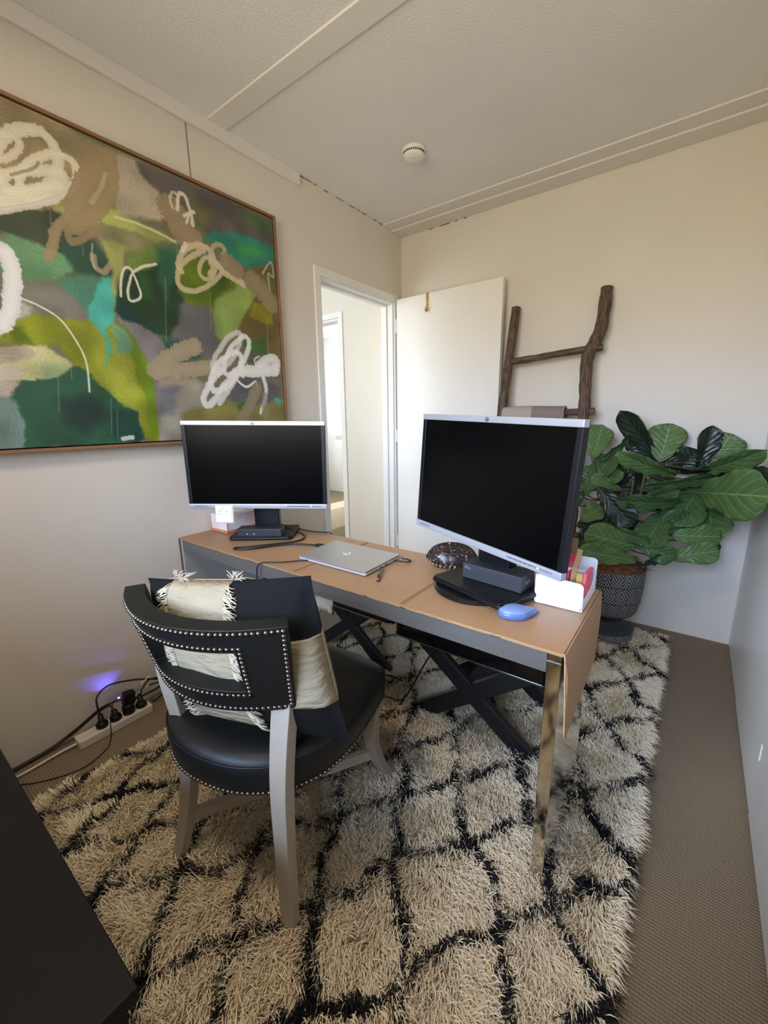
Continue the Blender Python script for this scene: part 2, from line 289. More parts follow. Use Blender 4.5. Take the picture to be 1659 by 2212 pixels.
# ------------------------------------------------------------------ painting
PAINT=[
('p',(152,136,102),10,[(1271,1032),(984,1018),(614,999),(537,908),(706,847),(847,766),(1038,692),(1353,594)]),
('p',(60,68,50),8,[(1353,594),(1037,702),(907,751),(852,733),(807,688),(766,593),(814,570),(889,552),(939,634),(1048,637),(1369,511)]),
('p',(172,160,140),12,[(686,991),(608,1002),(548,928),(521,877),(548,826),(713,801)]),
('p',(90,83,82),14,[(617,1001),(-23,1013),(-6,818),(139,862),(338,833),(466,921),(547,934),(607,963)]),
('p',(98,100,60),30,[(426,947),(326,944),(359,867),(428,871)]),
('p',(72,98,60),20,[(191,996),(-17,999),(-11,936),(130,953)]),
('p',(135,130,92),14,[(834,750),(673,751),(514,768),(564,704),(695,681),(774,692)]),
('p',(165,172,95),12,[(905,762),(722,814),(484,777),(557,756),(743,752),(852,728)]),
('p',(44,130,108),14,[(382,807),(318,866),(154,902),(4,893),(-1,824),(150,756),(252,759),(290,820)]),
('p',(50,140,70),20,[(207,843),(38,868),(62,831),(192,811)]),
('p',(104,96,50),14,[(252,759),(150,756),(-7,834),(8,481),(182,441),(267,536),(174,705)]),
('p',(98,140,98),8,[(1369,511),(1049,627),(1022,640),(962,638),(855,609),(872,567),(952,527),(1017,512),(1066,525),(1385,428)]),
('p',(46,76,60),14,[(913,652),(796,692),(741,604),(756,583),(861,570)]),
('p',(116,112,100),14,[(1069,505),(1017,512),(882,532),(824,499),(847,420),(927,407),(999,401),(1093,365)]),
('p',(160,160,145),14,[(1051,464),(1004,432),(1016,408),(1064,385)]),
('p',(72,122,98),16,[(927,533),(857,565),(768,581),(772,510),(842,450),(879,488)]),
('p',(152,158,88),10,[(772,704),(691,705),(715,623),(745,574),(744,461),(762,458),(774,539),(754,595)]),
('p',(108,132,60),16,[(697,668),(580,737),(546,684),(590,610),(682,601)]),
('p',(28,56,36),14,[(746,527),(710,618),(653,626),(581,675),(490,730),(456,640),(512,495),(562,392),(616,412),(728,446),(753,478)]),
('p',(20,60,60),12,[(747,521),(699,475),(616,412),(729,439),(754,471)]),
('p',(46,100,74),24,[(580,737),(487,750),(499,657),(563,552),(585,642)]),
('p',(40,90,40),24,[(667,616),(621,628),(619,540),(653,534)]),
('p',(92,112,22),14,[(513,660),(413,745),(248,717),(196,685),(354,550),(452,546),(508,589)]),
('p',(60,90,30),24,[(363,689),(257,715),(292,642),(366,591)]),
('p',(96,92,92),18,[(506,543),(362,556),(366,447),(328,392),(394,348),(477,339),(570,385),(521,480)]),
('p',(40,75,60),20,[(604,394),(524,397),(445,343),(572,309)]),
('p',(132,154,76),12,[(350,587),(195,693),(120,656),(190,557),(257,462),(334,422),(365,454)]),
('p',(102,88,46),14,[(190,557),(120,656),(6,622),(7,361),(105,377),(182,441),(246,479)]),
('p',(134,126,18),10,[(144,620),(27,635),(36,543),(100,541),(170,553)]),
('p',(62,92,46),10,[(231,435),(97,469),(83,388),(190,360)]),
('p',(95,92,88),20,[(207,391),(82,396),(1,292),(198,279)]),
('p',(130,138,24),12,[(1408,300),(1082,377),(997,417),(847,420),(766,433),(701,368),(659,241),(652,4),(724,8),(731,104),(815,168),(875,227),(921,277),(947,337),(1100,318),(1417,257)]),
('p',(152,158,52),30,[(829,394),(731,333),(697,205),(724,104),(800,149),(860,259)]),
('p',(84,100,15),14,[(1082,377),(1040,373),(1011,329),(1066,322)]),
('p',(126,120,120),10,[(763,452),(691,439),(605,387),(567,351),(644,303),(623,250),(555,212),(565,75),(575,-7),(656,-3),(659,241),(698,387)]),
('p',(104,132,14),8,[(736,429),(695,369),(652,241),(656,1),(691,3),(693,138),(717,296)]),
('p',(152,146,130),14,[(632,236),(464,254),(418,219),(452,73),(505,-26),(657,-10)]),
('p',(104,104,108),24,[(643,208),(554,219),(584,104),(649,104)]),
('p',(90,88,90),18,[(297,264),(198,279),(5,247),(36,166),(232,145),(316,176)]),
('p',(128,120,62),14,[(552,111),(452,142),(308,160),(212,137),(-1,185),(7,-54),(569,-22)]),
('p',(62,110,20),8,[(280,153),(218,179),(213,129),(275,112)]),
('p',(186,182,128),8,[(1417,257),(1103,302),(987,332),(949,297),(922,274),(949,228),(1030,212),(1430,188)]),
('p',(140,160,110),16,[(1002,270),(933,270),(954,228),(1014,218)]),
('p',(160,148,128),6,[(1415,266),(1103,302),(1035,321),(1011,302),(1028,278),(1110,260),(1421,231)]),
('p',(182,170,150),8,[(1421,231),(1110,260),(1047,249),(1066,215),(1119,206),(1430,188)]),
('p',(178,166,146),8,[(1429,192),(1118,212),(1076,204),(1091,165),(1128,153),(1438,144)]),
('p',(110,132,124),10,[(1437,148),(1091,165),(1075,104),(1071,-17),(1463,11)]),
('p',(36,80,56),6,[(1100,164),(1066,210),(979,226),(933,264),(896,268),(844,211),(784,137),(729,117),(722,1),(1015,-3),(1092,-4),(1082,87)]),
('p',(28,48,42),30,[(974,163),(872,172),(825,104),(915,36),(976,86)]),
('p',(20,60,48),16,[(823,117),(737,111),(731,8),(827,6)]),
('p',(72,172,156),10,[(839,473),(791,575),(761,579),(763,511),(759,458),(793,405),(786,339),(809,275),(804,367),(825,400),(851,425)]),
('p',(104,150,112),10,[(778,425),(738,419),(710,373),(719,328),(769,329)]),
('s',(170,180,150),2,[(968,221),(982,116)],50),
('s',(170,180,150),2,[(816,162),(832,33)],50),
('s',(170,180,150),2,[(802,117),(814,12)],50),
('s',(170,180,150),2,[(908,746),(919,661)],50),
('s',(170,180,150),2,[(831,665),(834,631)],50),
('s',(170,180,150),2,[(495,774),(502,695)],50),
('s',(170,180,150),3,[(368,612),(382,459)],50),
('s',(170,180,150),4,[(74,537),(82,396)],50),
('s',(170,180,150),3,[(556,630),(584,390)],50),
('s',(170,180,150),2,[(744,461),(745,430)],50),
('s',(170,180,150),2,[(925,271),(929,224)],50),
('s',(228,220,196),33,[(1034,798),(1035,816),(1032,836),(1025,857),(1015,879),(1001,899),(985,918),(967,935),(948,948),(929,957),(911,961),(894,960),(880,954),(870,943),(863,928),(862,909),(865,887),(873,864),(885,841),(900,819),(918,799),(937,783),(957,771),(976,764),(993,762),(1009,764),(1021,772),(1029,783),(1034,798)],90),
('s',(220,212,188),22,[(961,907),(961,900),(964,892),(968,883),(974,875),(981,866),(989,859),(997,852),(1005,847),(1013,844),(1021,843),(1027,843),(1031,845),(1035,849),(1036,854),(1035,861),(1033,869),(1029,877),(1024,885),(1017,893),(1010,901),(1001,907),(993,913),(985,916),(977,918),(971,918),(966,916),(963,912),(961,907)],90),
('s',(228,220,196),25,[(814,900),(813,887),(817,870),(825,852),(836,834),(851,816),(868,799),(886,785),(905,773),(923,765),(939,761),(953,761),(964,765),(972,772),(976,782),(976,795),(973,810),(966,826),(955,844),(942,861),(926,877),(909,892),(891,904),(873,913),(856,918),(840,920),(828,918),(819,911),(814,900)],90),
('s',(228,220,196),30,[(853,857),(855,846),(864,833),(879,817),(898,799),(921,782),(946,765),(972,749),(997,736),(1020,725),(1041,718),(1057,714),(1070,714),(1078,717),(1080,723),(1078,732),(1070,744),(1058,758),(1042,774),(1022,790),(999,807),(974,823),(949,837),(924,849),(901,859),(881,864),(866,866),(856,864),(853,857)],90),
('s',(214,206,190),17,[(856,813),(857,809),(860,805),(866,799),(873,793),(882,786),(893,778),(906,770),(920,762),(934,753),(950,744),(966,735),(983,726),(1000,717),(1016,709),(1033,701),(1049,694),(1064,687),(1078,681),(1091,676),(1104,671),(1115,667),(1124,665),(1133,662),(1139,661),(1145,661),(1149,661),(1151,663),(1151,665)],90),
('s',(228,220,196),31,[(876,827),(962,776),(1056,732)],85),
('s',(120,108,90),8,[(995,808),(937,848),(918,872)],60),
('s',(222,220,214),46,[(1078,595),(1072,598),(1067,600),(1061,599),(1056,597),(1052,593),(1048,587),(1044,580),(1042,571),(1040,560),(1039,548),(1038,535),(1039,521),(1040,506),(1042,491),(1045,476),(1049,460),(1053,445),(1058,431),(1063,417),(1069,405),(1075,393),(1081,383),(1088,375),(1094,368),(1100,364),(1106,361),(1112,360),(1118,361)],94),
('s',(225,224,220),38,[(1039,586),(1036,518),(1055,443),(1087,371)],90),
('s',(160,140,104),62,[(748,939),(797,857),(836,770)],94),
('s',(160,140,104),45,[(710,976),(702,915),(730,839),(796,762),(855,711)],92),
('s',(160,140,104),31,[(855,743),(902,691),(920,640),(936,601)],90),
('s',(150,130,98),23,[(868,707),(862,667),(816,696),(760,746)],85),
('s',(190,180,150),15,[(724,917),(748,865),(783,809)],60),
('s',(156,136,106),108,[(499,885),(474,856),(449,819)],96),
('s',(156,136,106),82,[(477,829),(413,804)],96),
('s',(226,216,196),11,[(494,892),(500,921),(487,948),(473,948)],70),
('s',(226,216,196),15,[(475,893),(463,947),(440,955),(425,922),(417,887),(414,859)],92),
('s',(226,216,196),13,[(449,879),(404,909)],92),
('s',(226,216,196),11,[(441,857),(425,894)],92),
('s',(208,192,156),25,[(488,666),(492,674),(494,683),(494,693),(493,704),(489,715),(484,725),(478,736),(469,746),(460,756),(449,765),(438,773),(426,779),(413,784),(401,788),(388,789),(377,789),(366,788),(356,784),(348,779),(341,772),(336,764),(333,755),(332,744),(333,733),(337,722),(342,710),(349,699),(358,688)],90),
('s',(208,192,156),21,[(287,783),(281,773),(279,761),(282,746),(289,729),(300,711),(315,692),(332,674),(352,657),(373,641),(394,627),(416,616),(436,608),(455,603),(472,601),(486,602),(497,607),(504,614),(508,624),(508,636),(505,651),(498,666),(488,683),(475,700),(459,717),(440,734),(420,749),(399,763),(378,774)],85),
('s',(200,186,150),18,[(331,718),(333,708),(337,698),(342,688),(349,680),(357,673),(366,668),(374,665),(383,664),(390,665),(397,669),(402,674),(405,682),(407,690),(406,699),(404,709),(401,719),(395,728),(388,737),(381,744),(373,749),(364,752),(356,753),(348,752),(341,749),(336,744),(332,736),(331,728),(331,718)],90),
('s',(190,178,145),20,[(281,772),(287,761),(294,750),(302,741),(310,733),(319,727),(328,723),(336,721),(343,722),(349,726),(353,731),(355,739),(356,748),(354,758),(350,769),(345,780),(338,790),(331,800),(322,808),(313,814),(304,818),(296,820),(289,820),(283,816),(279,811),(276,803),(276,794),(278,783),(281,772)],80),
('s',(208,192,156),38,[(348,748),(284,716),(191,686)],92),
('s',(150,132,106),77,[(271,755),(218,739)],92),
('s',(150,132,106),88,[(145,712),(87,678),(38,632)],95),
('s',(225,218,192),9,[(730,527),(724,579),(709,621),(687,631),(671,597),(660,540),(699,517),(704,548),(690,593),(676,620)],92),
('s',(225,218,192),10,[(676,620),(637,648),(588,670)],92),
('s',(222,216,190),6,[(1030,461),(983,446),(935,417),(903,366),(880,305),(876,257),(881,184)],92),
('s',(170,150,125),20,[(803,640),(800,607),(777,596),(753,625)],85),
('s',(200,190,160),4,[(800,679),(808,627),(801,598)],80),
('s',(215,210,165),9,[(715,789),(618,791),(499,772)],80),
('s',(225,216,196),19,[(455,776),(473,748)],90),
('s',(120,118,118),3,[(805,361),(796,404),(763,409),(717,347)],70),
('s',(166,150,120),67,[(641,276),(577,329),(464,387)],96),
('s',(166,150,120),63,[(635,270),(531,285),(391,307)],96),
('s',(166,150,120),29,[(561,282),(557,255)],95),
('s',(160,148,118),26,[(618,233),(473,242)],70),
('s',(215,210,205),24,[(238,473),(232,468),(230,458),(233,444),(239,426),(249,407),(263,386),(278,364),(296,344),(314,326),(331,310),(348,299),(362,291),(374,288),(383,289),(388,294),(390,304),(387,318),(381,334),(372,353),(359,373),(344,393),(328,413),(310,432),(292,448),(276,461),(260,469),(248,474),(238,473)],80),
('s',(232,228,220),24,[(199,458),(192,453),(187,444),(187,430),(190,414),(198,395),(208,375),(221,355),(236,335),(252,318),(269,303),(285,292),(300,284),(313,281),(323,283),(330,288),(334,298),(334,311),(330,326),(324,344),(314,363),(302,383),(287,402),(271,419),(255,434),(239,446),(224,455),(210,459),(199,458)],90),
('s',(236,233,226),28,[(250,380),(242,373),(239,362),(240,347),(245,330),(255,310),(268,290),(284,270),(302,252),(322,236),(341,223),(359,213),(375,208),(388,207),(399,210),(406,218),(408,228),(407,243),(402,259),(393,277),(381,296),(366,316),(349,334),(330,350),(311,364),(293,374),(276,381),(261,383),(250,380)],90),
('s',(232,228,220),29,[(348,299),(416,234),(450,165),(422,146),(337,238),(274,305)],90),
('s',(232,228,220),34,[(266,290),(372,159)],80),
('s',(236,232,222),58,[(235,304),(143,311),(44,323)],95),
('s',(232,228,220),49,[(141,332),(84,371),(35,367),(39,324)],92),
('s',(232,228,220),12,[(287,273),(223,232),(169,260),(163,223)],92),
('s',(232,228,220),21,[(120,284),(110,216),(150,112)],90),
('s',(232,228,220),9,[(162,331),(164,363),(137,378)],80),
('s',(142,130,100),57,[(162,231),(211,154),(274,75)],94),
('s',(142,130,100),39,[(123,190),(124,69)],70),
('s',(200,200,195),9,[(80,758),(44,805),(21,819),(16,757),(47,765),(43,695)],70),
('s',(60,165,150),26,[(49,175),(33,166)],95),
('s',(215,212,200),17,[(795,14),(762,20)],90),
]

def paint(Wmm, Hmm, step):
    nx, ny = int(Wmm/step)+1, int(Hmm/step)+1
    U, V = np.meshgrid(np.arange(nx)*step, np.arange(ny)*step)
    U = U.astype(np.float32); V = V.astype(np.float32)
    def vnoise(sc, seed):
        g = np.random.default_rng(seed).random((int(Hmm/sc)+3, int(Wmm/sc)+3)).astype(np.float32)
        x = U/sc; y = V/sc; i = x.astype(int); j = y.astype(int); fx = x-i; fy = y-j
        fx = fx*fx*(3-2*fx); fy = fy*fy*(3-2*fy)
        return g[j, i]*(1-fx)*(1-fy)+g[j, i+1]*fx*(1-fy)+g[j+1, i]*(1-fx)*fy+g[j+1, i+1]*fx*fy
    wu = (vnoise(36, 1)-.5)*14 + (vnoise(11, 2)-.5)*5 + (vnoise(5, 12)-.5)*4
    wv = (vnoise(36, 3)-.5)*14 + (vnoise(11, 4)-.5)*5 + (vnoise(5, 13)-.5)*4
    A, B = U+wu, V+wv
    img = np.empty((ny, nx, 3), np.float32); img[:] = (112, 108, 82)
    streak = vnoise(4, 5); blotch = vnoise(60, 6); fine = vnoise(7, 7)
    for op in PAINT:
        if op[0] == 'p':
            _, col, soft, pts = op; P = np.array(pts, float)
            lo = P.min(0)-40; hi = P.max(0)+40
            i0, i1 = max(0, int(lo[0]/step)), min(nx, int(hi[0]/step)+1); j0, j1 = max(0, int(lo[1]/step)), min(ny, int(hi[1]/step)+1)
            if i0 >= i1 or j0 >= j1: continue
            a = A[j0:j1, i0:i1]; b = B[j0:j1, i0:i1]; ins = np.zeros(a.shape, bool); dm = np.full(a.shape, 1e9, np.float32)
            for k in range(len(P)):
                x1, y1 = P[k]; x2, y2 = P[(k+1) % len(P)]
                if y1 != y2:
                    c = ((y1 > b) != (y2 > b)) & (a < (x2-x1)*(b-y1)/(y2-y1)+x1); ins ^= c
                dx, dy = x2-x1, y2-y1; t = np.clip(((a-x1)*dx+(b-y1)*dy)/(dx*dx+dy*dy+1e-6), 0, 1)
                dm = np.minimum(dm, np.hypot(a-x1-t*dx, b-y1-t*dy))
            sd_ = np.where(ins, dm, -dm); w = soft*1.35
            al = np.clip(sd_/w+0.5, 0, 1)*0.96
            ang = (hash(pts[0]) % 7)*0.4; s = np.sin((a*math.cos(ang)+b*math.sin(ang))*0.5+fine[j0:j1, i0:i1]*5)
            sh = 1 + 0.07*s*streak[j0:j1, i0:i1] + 0.28*(blotch[j0:j1, i0:i1]-.5)
            cc = np.array(col, np.float32)*sh[..., None]
            img[j0:j1, i0:i1] = img[j0:j1, i0:i1]*(1-al[..., None]) + cc*al[..., None]
        else:
            _, col, wd, pts, op_al = op; wd = max(wd, 2.5)
            if 2 < len(pts) < 15: pts = [(p.x, p.y) for p in spline([(a_, b_, 0) for a_, b_ in pts], 5)]
            P = np.array(pts, float)
            lo = P.min(0)-wd-20; hi = P.max(0)+wd+20
            i0, i1 = max(0, int(lo[0]/step)), min(nx, int(hi[0]/step)+1); j0, j1 = max(0, int(lo[1]/step)), min(ny, int(hi[1]/step)+1)
            if i0 >= i1 or j0 >= j1: continue
            k_ = min(1.0, wd/25)
            a = U[j0:j1, i0:i1]+wu[j0:j1, i0:i1]*0.45*k_; b = V[j0:j1, i0:i1]+wv[j0:j1, i0:i1]*0.45*k_
            dm = np.full(a.shape, 1e9, np.float32); sg = np.zeros(a.shape, np.float32); ar = np.zeros(a.shape, np.float32); L = 0
            for k in range(len(P)-1):
                x1, y1 = P[k]; x2, y2 = P[k+1]; dx, dy = x2-x1, y2-y1; ln = math.hypot(dx, dy)+1e-6
                t = np.clip(((a-x1)*dx+(b-y1)*dy)/(ln*ln), 0, 1); dd = np.hypot(a-x1-t*dx, b-y1-t*dy)
                c = dd < dm; dm = np.where(c, dd, dm); sg = np.where(c, ((a-x1)*dy-(b-y1)*dx)/ln, sg); ar = np.where(c, L+t*ln, ar); L += ln
            h = wd/2*(0.84+0.32*fine[j0:j1, i0:i1]); br = np.sin(sg*1.9+1.2*np.sin(ar*0.02))*0.5+np.sin(sg*0.9+2+ar*0.013)*0.5
            al = np.clip((h-dm)/2.2+0.5, 0, 1)*(op_al/100)
            al = al*np.clip(1.12-0.42*np.clip(br*(0.4+dm/h), 0, 1)*(1 if wd > 14 else 0), 0, 1)
            sh = 1+0.07*br*(1 if wd > 10 else 0)-0.05*(dm/h)**2
            cc = np.clip(np.array(col, np.float32)*sh[..., None], 0, 250)
            img[j0:j1, i0:i1] = img[j0:j1, i0:i1]*(1-al[..., None]) + cc*al[..., None]
    return np.clip(img, 3, 250), nx, ny, U, V
YR, ZB = -1.151, 1.105
PW, PH, ST = 1240, 1012, 2.0
img, nx, ny, U, V = paint(PW, PH, ST)
pt = empty('painting', (0.0, -1.151-PW/2000, 1.105), 'large abstract green painting with white scribbles in a thin wooden frame', 'painting')
def local(v, e): return [tuple(Vector(p) - e.location) for p in v]
me = bpy.data.meshes.new('canvas')
vs = np.empty((ny*nx, 3), np.float32); lum = img.mean(2).ravel()/255
vs[:, 0] = 0.036 + 0.0006*lum; vs[:, 1] = YR-U.ravel()/1000; vs[:, 2] = ZB+V.ravel()/1000
vs -= np.array(pt.location[:], np.float32)
idx = np.arange(ny*nx).reshape(ny, nx); q = np.stack([idx[:-1, :-1], idx[1:, :-1], idx[1:, 1:], idx[:-1, 1:]], -1).reshape(-1, 4)
me.vertices.add(len(vs)); me.vertices.foreach_set('co', vs.ravel()); me.loops.add(q.size); me.loops.foreach_set('vertex_index', q.ravel())
me.polygons.add(len(q)); me.polygons.foreach_set('loop_start', np.arange(0, q.size, 4)); me.update(calc_edges=True)
ca = me.color_attributes.new('paint', 'FLOAT_COLOR', 'POINT'); cl = img.reshape(-1, 3)/255
cl = np.where(cl <= 0.04045, cl/12.92, ((cl+0.055)/1.055)**2.4); ca.data.foreach_set('color', np.c_[cl, np.ones(len(cl))].astype(np.float32).ravel())
mc = bpy.data.materials.new('oil_paint'); mc.use_nodes = True; bn = mc.node_tree.nodes['Principled BSDF']; at = mc.node_tree.nodes.new('ShaderNodeAttribute'); at.attribute_name = 'paint'
mc.node_tree.links.new(at.outputs['Color'], bn.inputs['Base Color']); bn.inputs['Roughness'].default_value = 0.5; bump_noise(mc, 300, 0.1, 0.001)
me.materials.append(mc); o = bpy.data.objects.new('canvas', me); COL.objects.link(o); o.parent = pt
m_oak = mat('oak_frame', (146, 106, 72), 0.5, noise=0.2, nscale=40, stretch=(1, 0.1, 1))
y0, y1, z0, z1 = YR-PW/1000, YR, ZB, ZB+PH/1000
b = MB()
for lo, hi in (((0, y0-0.016, z0-0.016), (0.042, y0-0.005, z1+0.016)), ((0, y1+0.005, z0-0.016), (0.042, y1+0.016, z1+0.016)), ((0, y0-0.005, z0-0.016), (0.042, y1+0.005, z0-0.005)), ((0, y0-0.005, z1+0.005), (0.042, y1+0.005, z1+0.016))): b.box(lo, hi)
b.v = local(b.v, pt); b.build('frame', m_oak, pt, bevel=0.001)
b = MB().box((0.002, y0-0.005, z0-0.005), (0.024, y1+0.005, z1+0.005)); b.v = local(b.v, pt); b.build('backing', mat('frame_gap_black', (24, 20, 17), 0.9), pt)
del img, U, V
MB().box((0.024, y0+0.001, z0+0.001), (0.0355, y1-0.001, z1-0.001)).build('canvas_edge', mat('raw_canvas', (60, 66, 50), 0.9), None)
o = bpy.data.objects['canvas_edge']; o.parent = pt; o.location = -pt.location

# ------------------------------------------------------------------ rug
rug = empty('shag_rug', (1.03, -1.55, 0.0), 'cream shaggy wool rug with a black diamond lattice, under the desk and chair', 'rug')
RX0, RX1, RY0, RY1 = 0.315, 1.765, -2.98, -0.185
KX = np.array([-.2, .27, .38, .47, .57, .655, .765, .875, .988, 1.085, 1.19, 1.305, 1.42, 1.535, 1.65, 1.78, 2.0]); KS = np.array([-18, -14, -13, -12, -11, -10, -9, -8, -7, -6, -5, -4, -3, -2, -1, 0, 2.])
KY = np.array([-3.2, -2.6, -2.433, -2.28, -2.12, -1.917, -1.765, -1.62, -1.412, -1.25, -1.054, -.9, -.741, -.593, -.43, -.28, -.12, 0.1]); KT = np.array([-16, -12, -11, -10, -9, -8, -7, -6, -5, -4, -3, -2, -1, 0, 1, 2, 3, 4.5])
def vn(x, y, sc, seed):
    g = np.random.default_rng(seed).random((160, 160)); a = (x+4)/sc; b = (y+4)/sc; i = a.astype(int) % 158; j = b.astype(int) % 158; fa = a-np.floor(a); fb_ = b-np.floor(b)
    fa = fa*fa*(3-2*fa); fb_ = fb_*fb_*(3-2*fb_)
    return g[j, i]*(1-fa)*(1-fb_)+g[j, i+1]*fa*(1-fb_)+g[j+1, i]*(1-fa)*fb_+g[j+1, i+1]*fa*fb_
def lattice(x, y):
    x = x+(vn(x, y, .09, 21)-.5)*.035; y = y+(vn(x, y, .09, 22)-.5)*.04
    s = np.interp(x, KX, KS); t = np.interp(y, KY, KT)
    a = (s+t)/2; b = (s-t)/2; da = np.abs(a-np.round(a)); db = np.abs(b-np.round(b))
    wa = 0.043+0.045*(vn(x, y, .05, 23)-.5); return np.minimum(da, db) < wa
# backing
n1, n2 = 110, 200
gx = np.linspace(RX0, RX1, n1); gy = np.linspace(RY0, RY1, n2); bv = []; bf = []
for j, yy in enumerate(gy):
    for i, xx in enumerate(gx):
        e = 0.012*math.sin(yy*9)*(1 if i in (0, n1-1) else 0)
        bv.append((xx+e-1.03, yy+1.55, 0.014+0.004*random.random()))
for j in range(n2-1):
    for i in range(n1-1): bf.append((j*n1+i, j*n1+i+1, (j+1)*n1+i+1, (j+1)*n1+i))
m_rugb = bpy.data.materials.new('rug_wool'); m_rugb.use_nodes = True
bn = m_rugb.node_tree.nodes['Principled BSDF']; at = m_rugb.node_tree.nodes.new('ShaderNodeAttribute'); at.attribute_name = 'wool'
m_rugb.node_tree.links.new(at.outputs['Color'], bn.inputs['Base Color']); bn.inputs['Roughness'].default_value = 0.9; bn.inputs['Specular IOR Level'].default_value = 0.15
bo = obj('backing', bv, bf, m_rugb, rug, True, True)
def woolcol(dark, n, r):
    c = np.empty((n, 4), np.float32); v = r.random(n)[:, None]
    cream = np.array([[0.90, 0.79, 0.60]])*(0.86+0.18*v)+np.array([[0.0, -.01, -.03]])*r.random(n)[:, None]; blk = np.array([[0.012, 0.011, 0.013]])*(0.6+1.2*v)
    c[:, :3] = np.where(dark[:, None], blk, cream); c[:, 3] = 1; return c
bva = np.array(bv); dk = lattice(bva[:, 0]+1.03, bva[:, 1]-1.55)
ca = bo.data.color_attributes.new('wool', 'FLOAT_COLOR', 'POINT'); ca.data.foreach_set('color', (woolcol(dk, len(bva), rng)*np.array([.8, .8, .8, 1])).astype(np.float32).ravel())
NS = 380000
x = rng.uniform(RX0-.004, RX1+.004, NS); y = RY0+(RY1-RY0)*rng.random(NS)
dark = lattice(x, y)
L = 0.040+0.020*rng.random(NS)+0.012*vn(x, y, .15, 31); L = np.where(dark, L*1.08, L); L = L*np.where((x < 0.75) & (y > -2.35), 0.70, 1.0)
# direction: pile lies mostly toward the viewer and right, swirling; tufts gather into locks
cx_, cy_ = np.floor(x/.020), np.floor(y/.020); hsh = np.sin(cx_*12.9898+cy_*78.233)*43758.5453; hsh = hsh-np.floor(hsh); hs2 = np.sin(cx_*39.346+cy_*11.135)*24634.63; hs2 -= np.floor(hs2)
ang = -1.25+2.2*(vn(x, y, .25, 41)-.5)+1.8*(vn(x, y, .07, 42)-.5)+0.7*(hsh-.5)+0.22*rng.normal(size=NS)
lean = np.clip(0.74+0.25*(hs2-.5)+0.12*rng.normal(size=NS), 0.2, 0.97)
ex = np.clip((x-(RX1-.05))/.05, 0, 1); exl = np.clip(((RX0+.05)-x)/.05, 0, 1); dxx = np.cos(ang)*(1-ex)*(1-exl)+ex*(0.9+0.1*rng.random(NS))-exl; dyy = np.sin(ang)*(1-0.6*ex)*(1-0.6*exl)
nn = np.hypot(dxx, dyy)+1e-6; dxx /= nn; dyy /= nn
segs = 4; ts = np.linspace(0, 1, segs)
wd = (0.0021+0.0013*rng.random(NS)); curl = rng.normal(size=NS)*0.45+1.2*(vn(x, y, .05, 44)-.5)
V4 = np.empty((NS, segs, 2, 3), np.float32); prof = [1.0, 1.0, 0.75, 0.12]
for k, t in enumerate(ts):
    a2 = curl*t; ddx = dxx*np.cos(a2)-dyy*np.sin(a2); ddy = dxx*np.sin(a2)+dyy*np.cos(a2)
    h = L*lean*(t**1.35); z = 0.012+L*np.sqrt(1-lean**2)*np.sin(np.minimum(t*1.25, 1.0)*PI/2)*1.0+0.006*np.sin(t*PI) - 0.010*t*t*lean
    z = np.maximum(z, 0.006+0.012*rng.random(NS)*t)
    px = x+ddx*h; py = y+ddy*h; w = wd*prof[k]*0.5
    V4[:, k, 0] = np.stack([px-ddy*w, py+ddx*w, z+w*.4], -1); V4[:, k, 1] = np.stack([px+ddy*w, py-ddx*w, z-w*.4], -1)
V4[..., 0] -= 1.03; V4[..., 1] += 1.55
base = np.arange(NS)[:, None, None]*(segs*2)+np.arange(segs-1)[None, :, None]*2; q = (base+np.array([0, 1, 3, 2])[None, None, :]).reshape(-1, 4)
me = bpy.data.meshes.new('pile'); me.vertices.add(NS*segs*2); me.vertices.foreach_set('co', V4.ravel()); me.loops.add(q.size); me.loops.foreach_set('vertex_index', q.ravel().astype(np.int32))
me.polygons.add(len(q)); me.polygons.foreach_set('loop_start', np.arange(0, q.size, 4)); me.polygons.foreach_set('use_smooth', np.ones(len(q), bool)); me.update(calc_edges=True)
cc = np.repeat(woolcol(dark, NS, rng)[:, None, :], segs*2, 1)
ca = me.color_attributes.new('wool', 'FLOAT_COLOR', 'POINT'); ca.data.foreach_set('color', cc.astype(np.float32).ravel()); me.materials.append(m_rugb)
pile = bpy.data.objects.new('pile', me); COL.objects.link(pile); pile.parent = rug; pile['kind'] = 'stuff'
del V4, q, cc
m_tassel = mat('cream_yarn', (226, 214, 188), 0.9)
for k, (px, dx) in enumerate(((1.745, .03), (1.665, -.02), (0.62, .0), (0.40, .02))):
    b = MB()
    for s in range(6):
        pts = [(px-1.03+random.uniform(-.01, .01), RY1+1.55-.01, .02), (px-1.03+dx*.2+random.uniform(-.012, .012), RY1+1.55+.035, .03), (px-1.03+dx*1.3+random.uniform(-.015, .015), RY1+1.55+.075, .016), (px-1.03+dx*1.2+random.uniform(-.02, .02), RY1+1.55+.09, .008)]
        b.tube(spline(pts, 4), 0.0035, 5)
    b.build('tassel', m_tassel, rug, smooth=True)

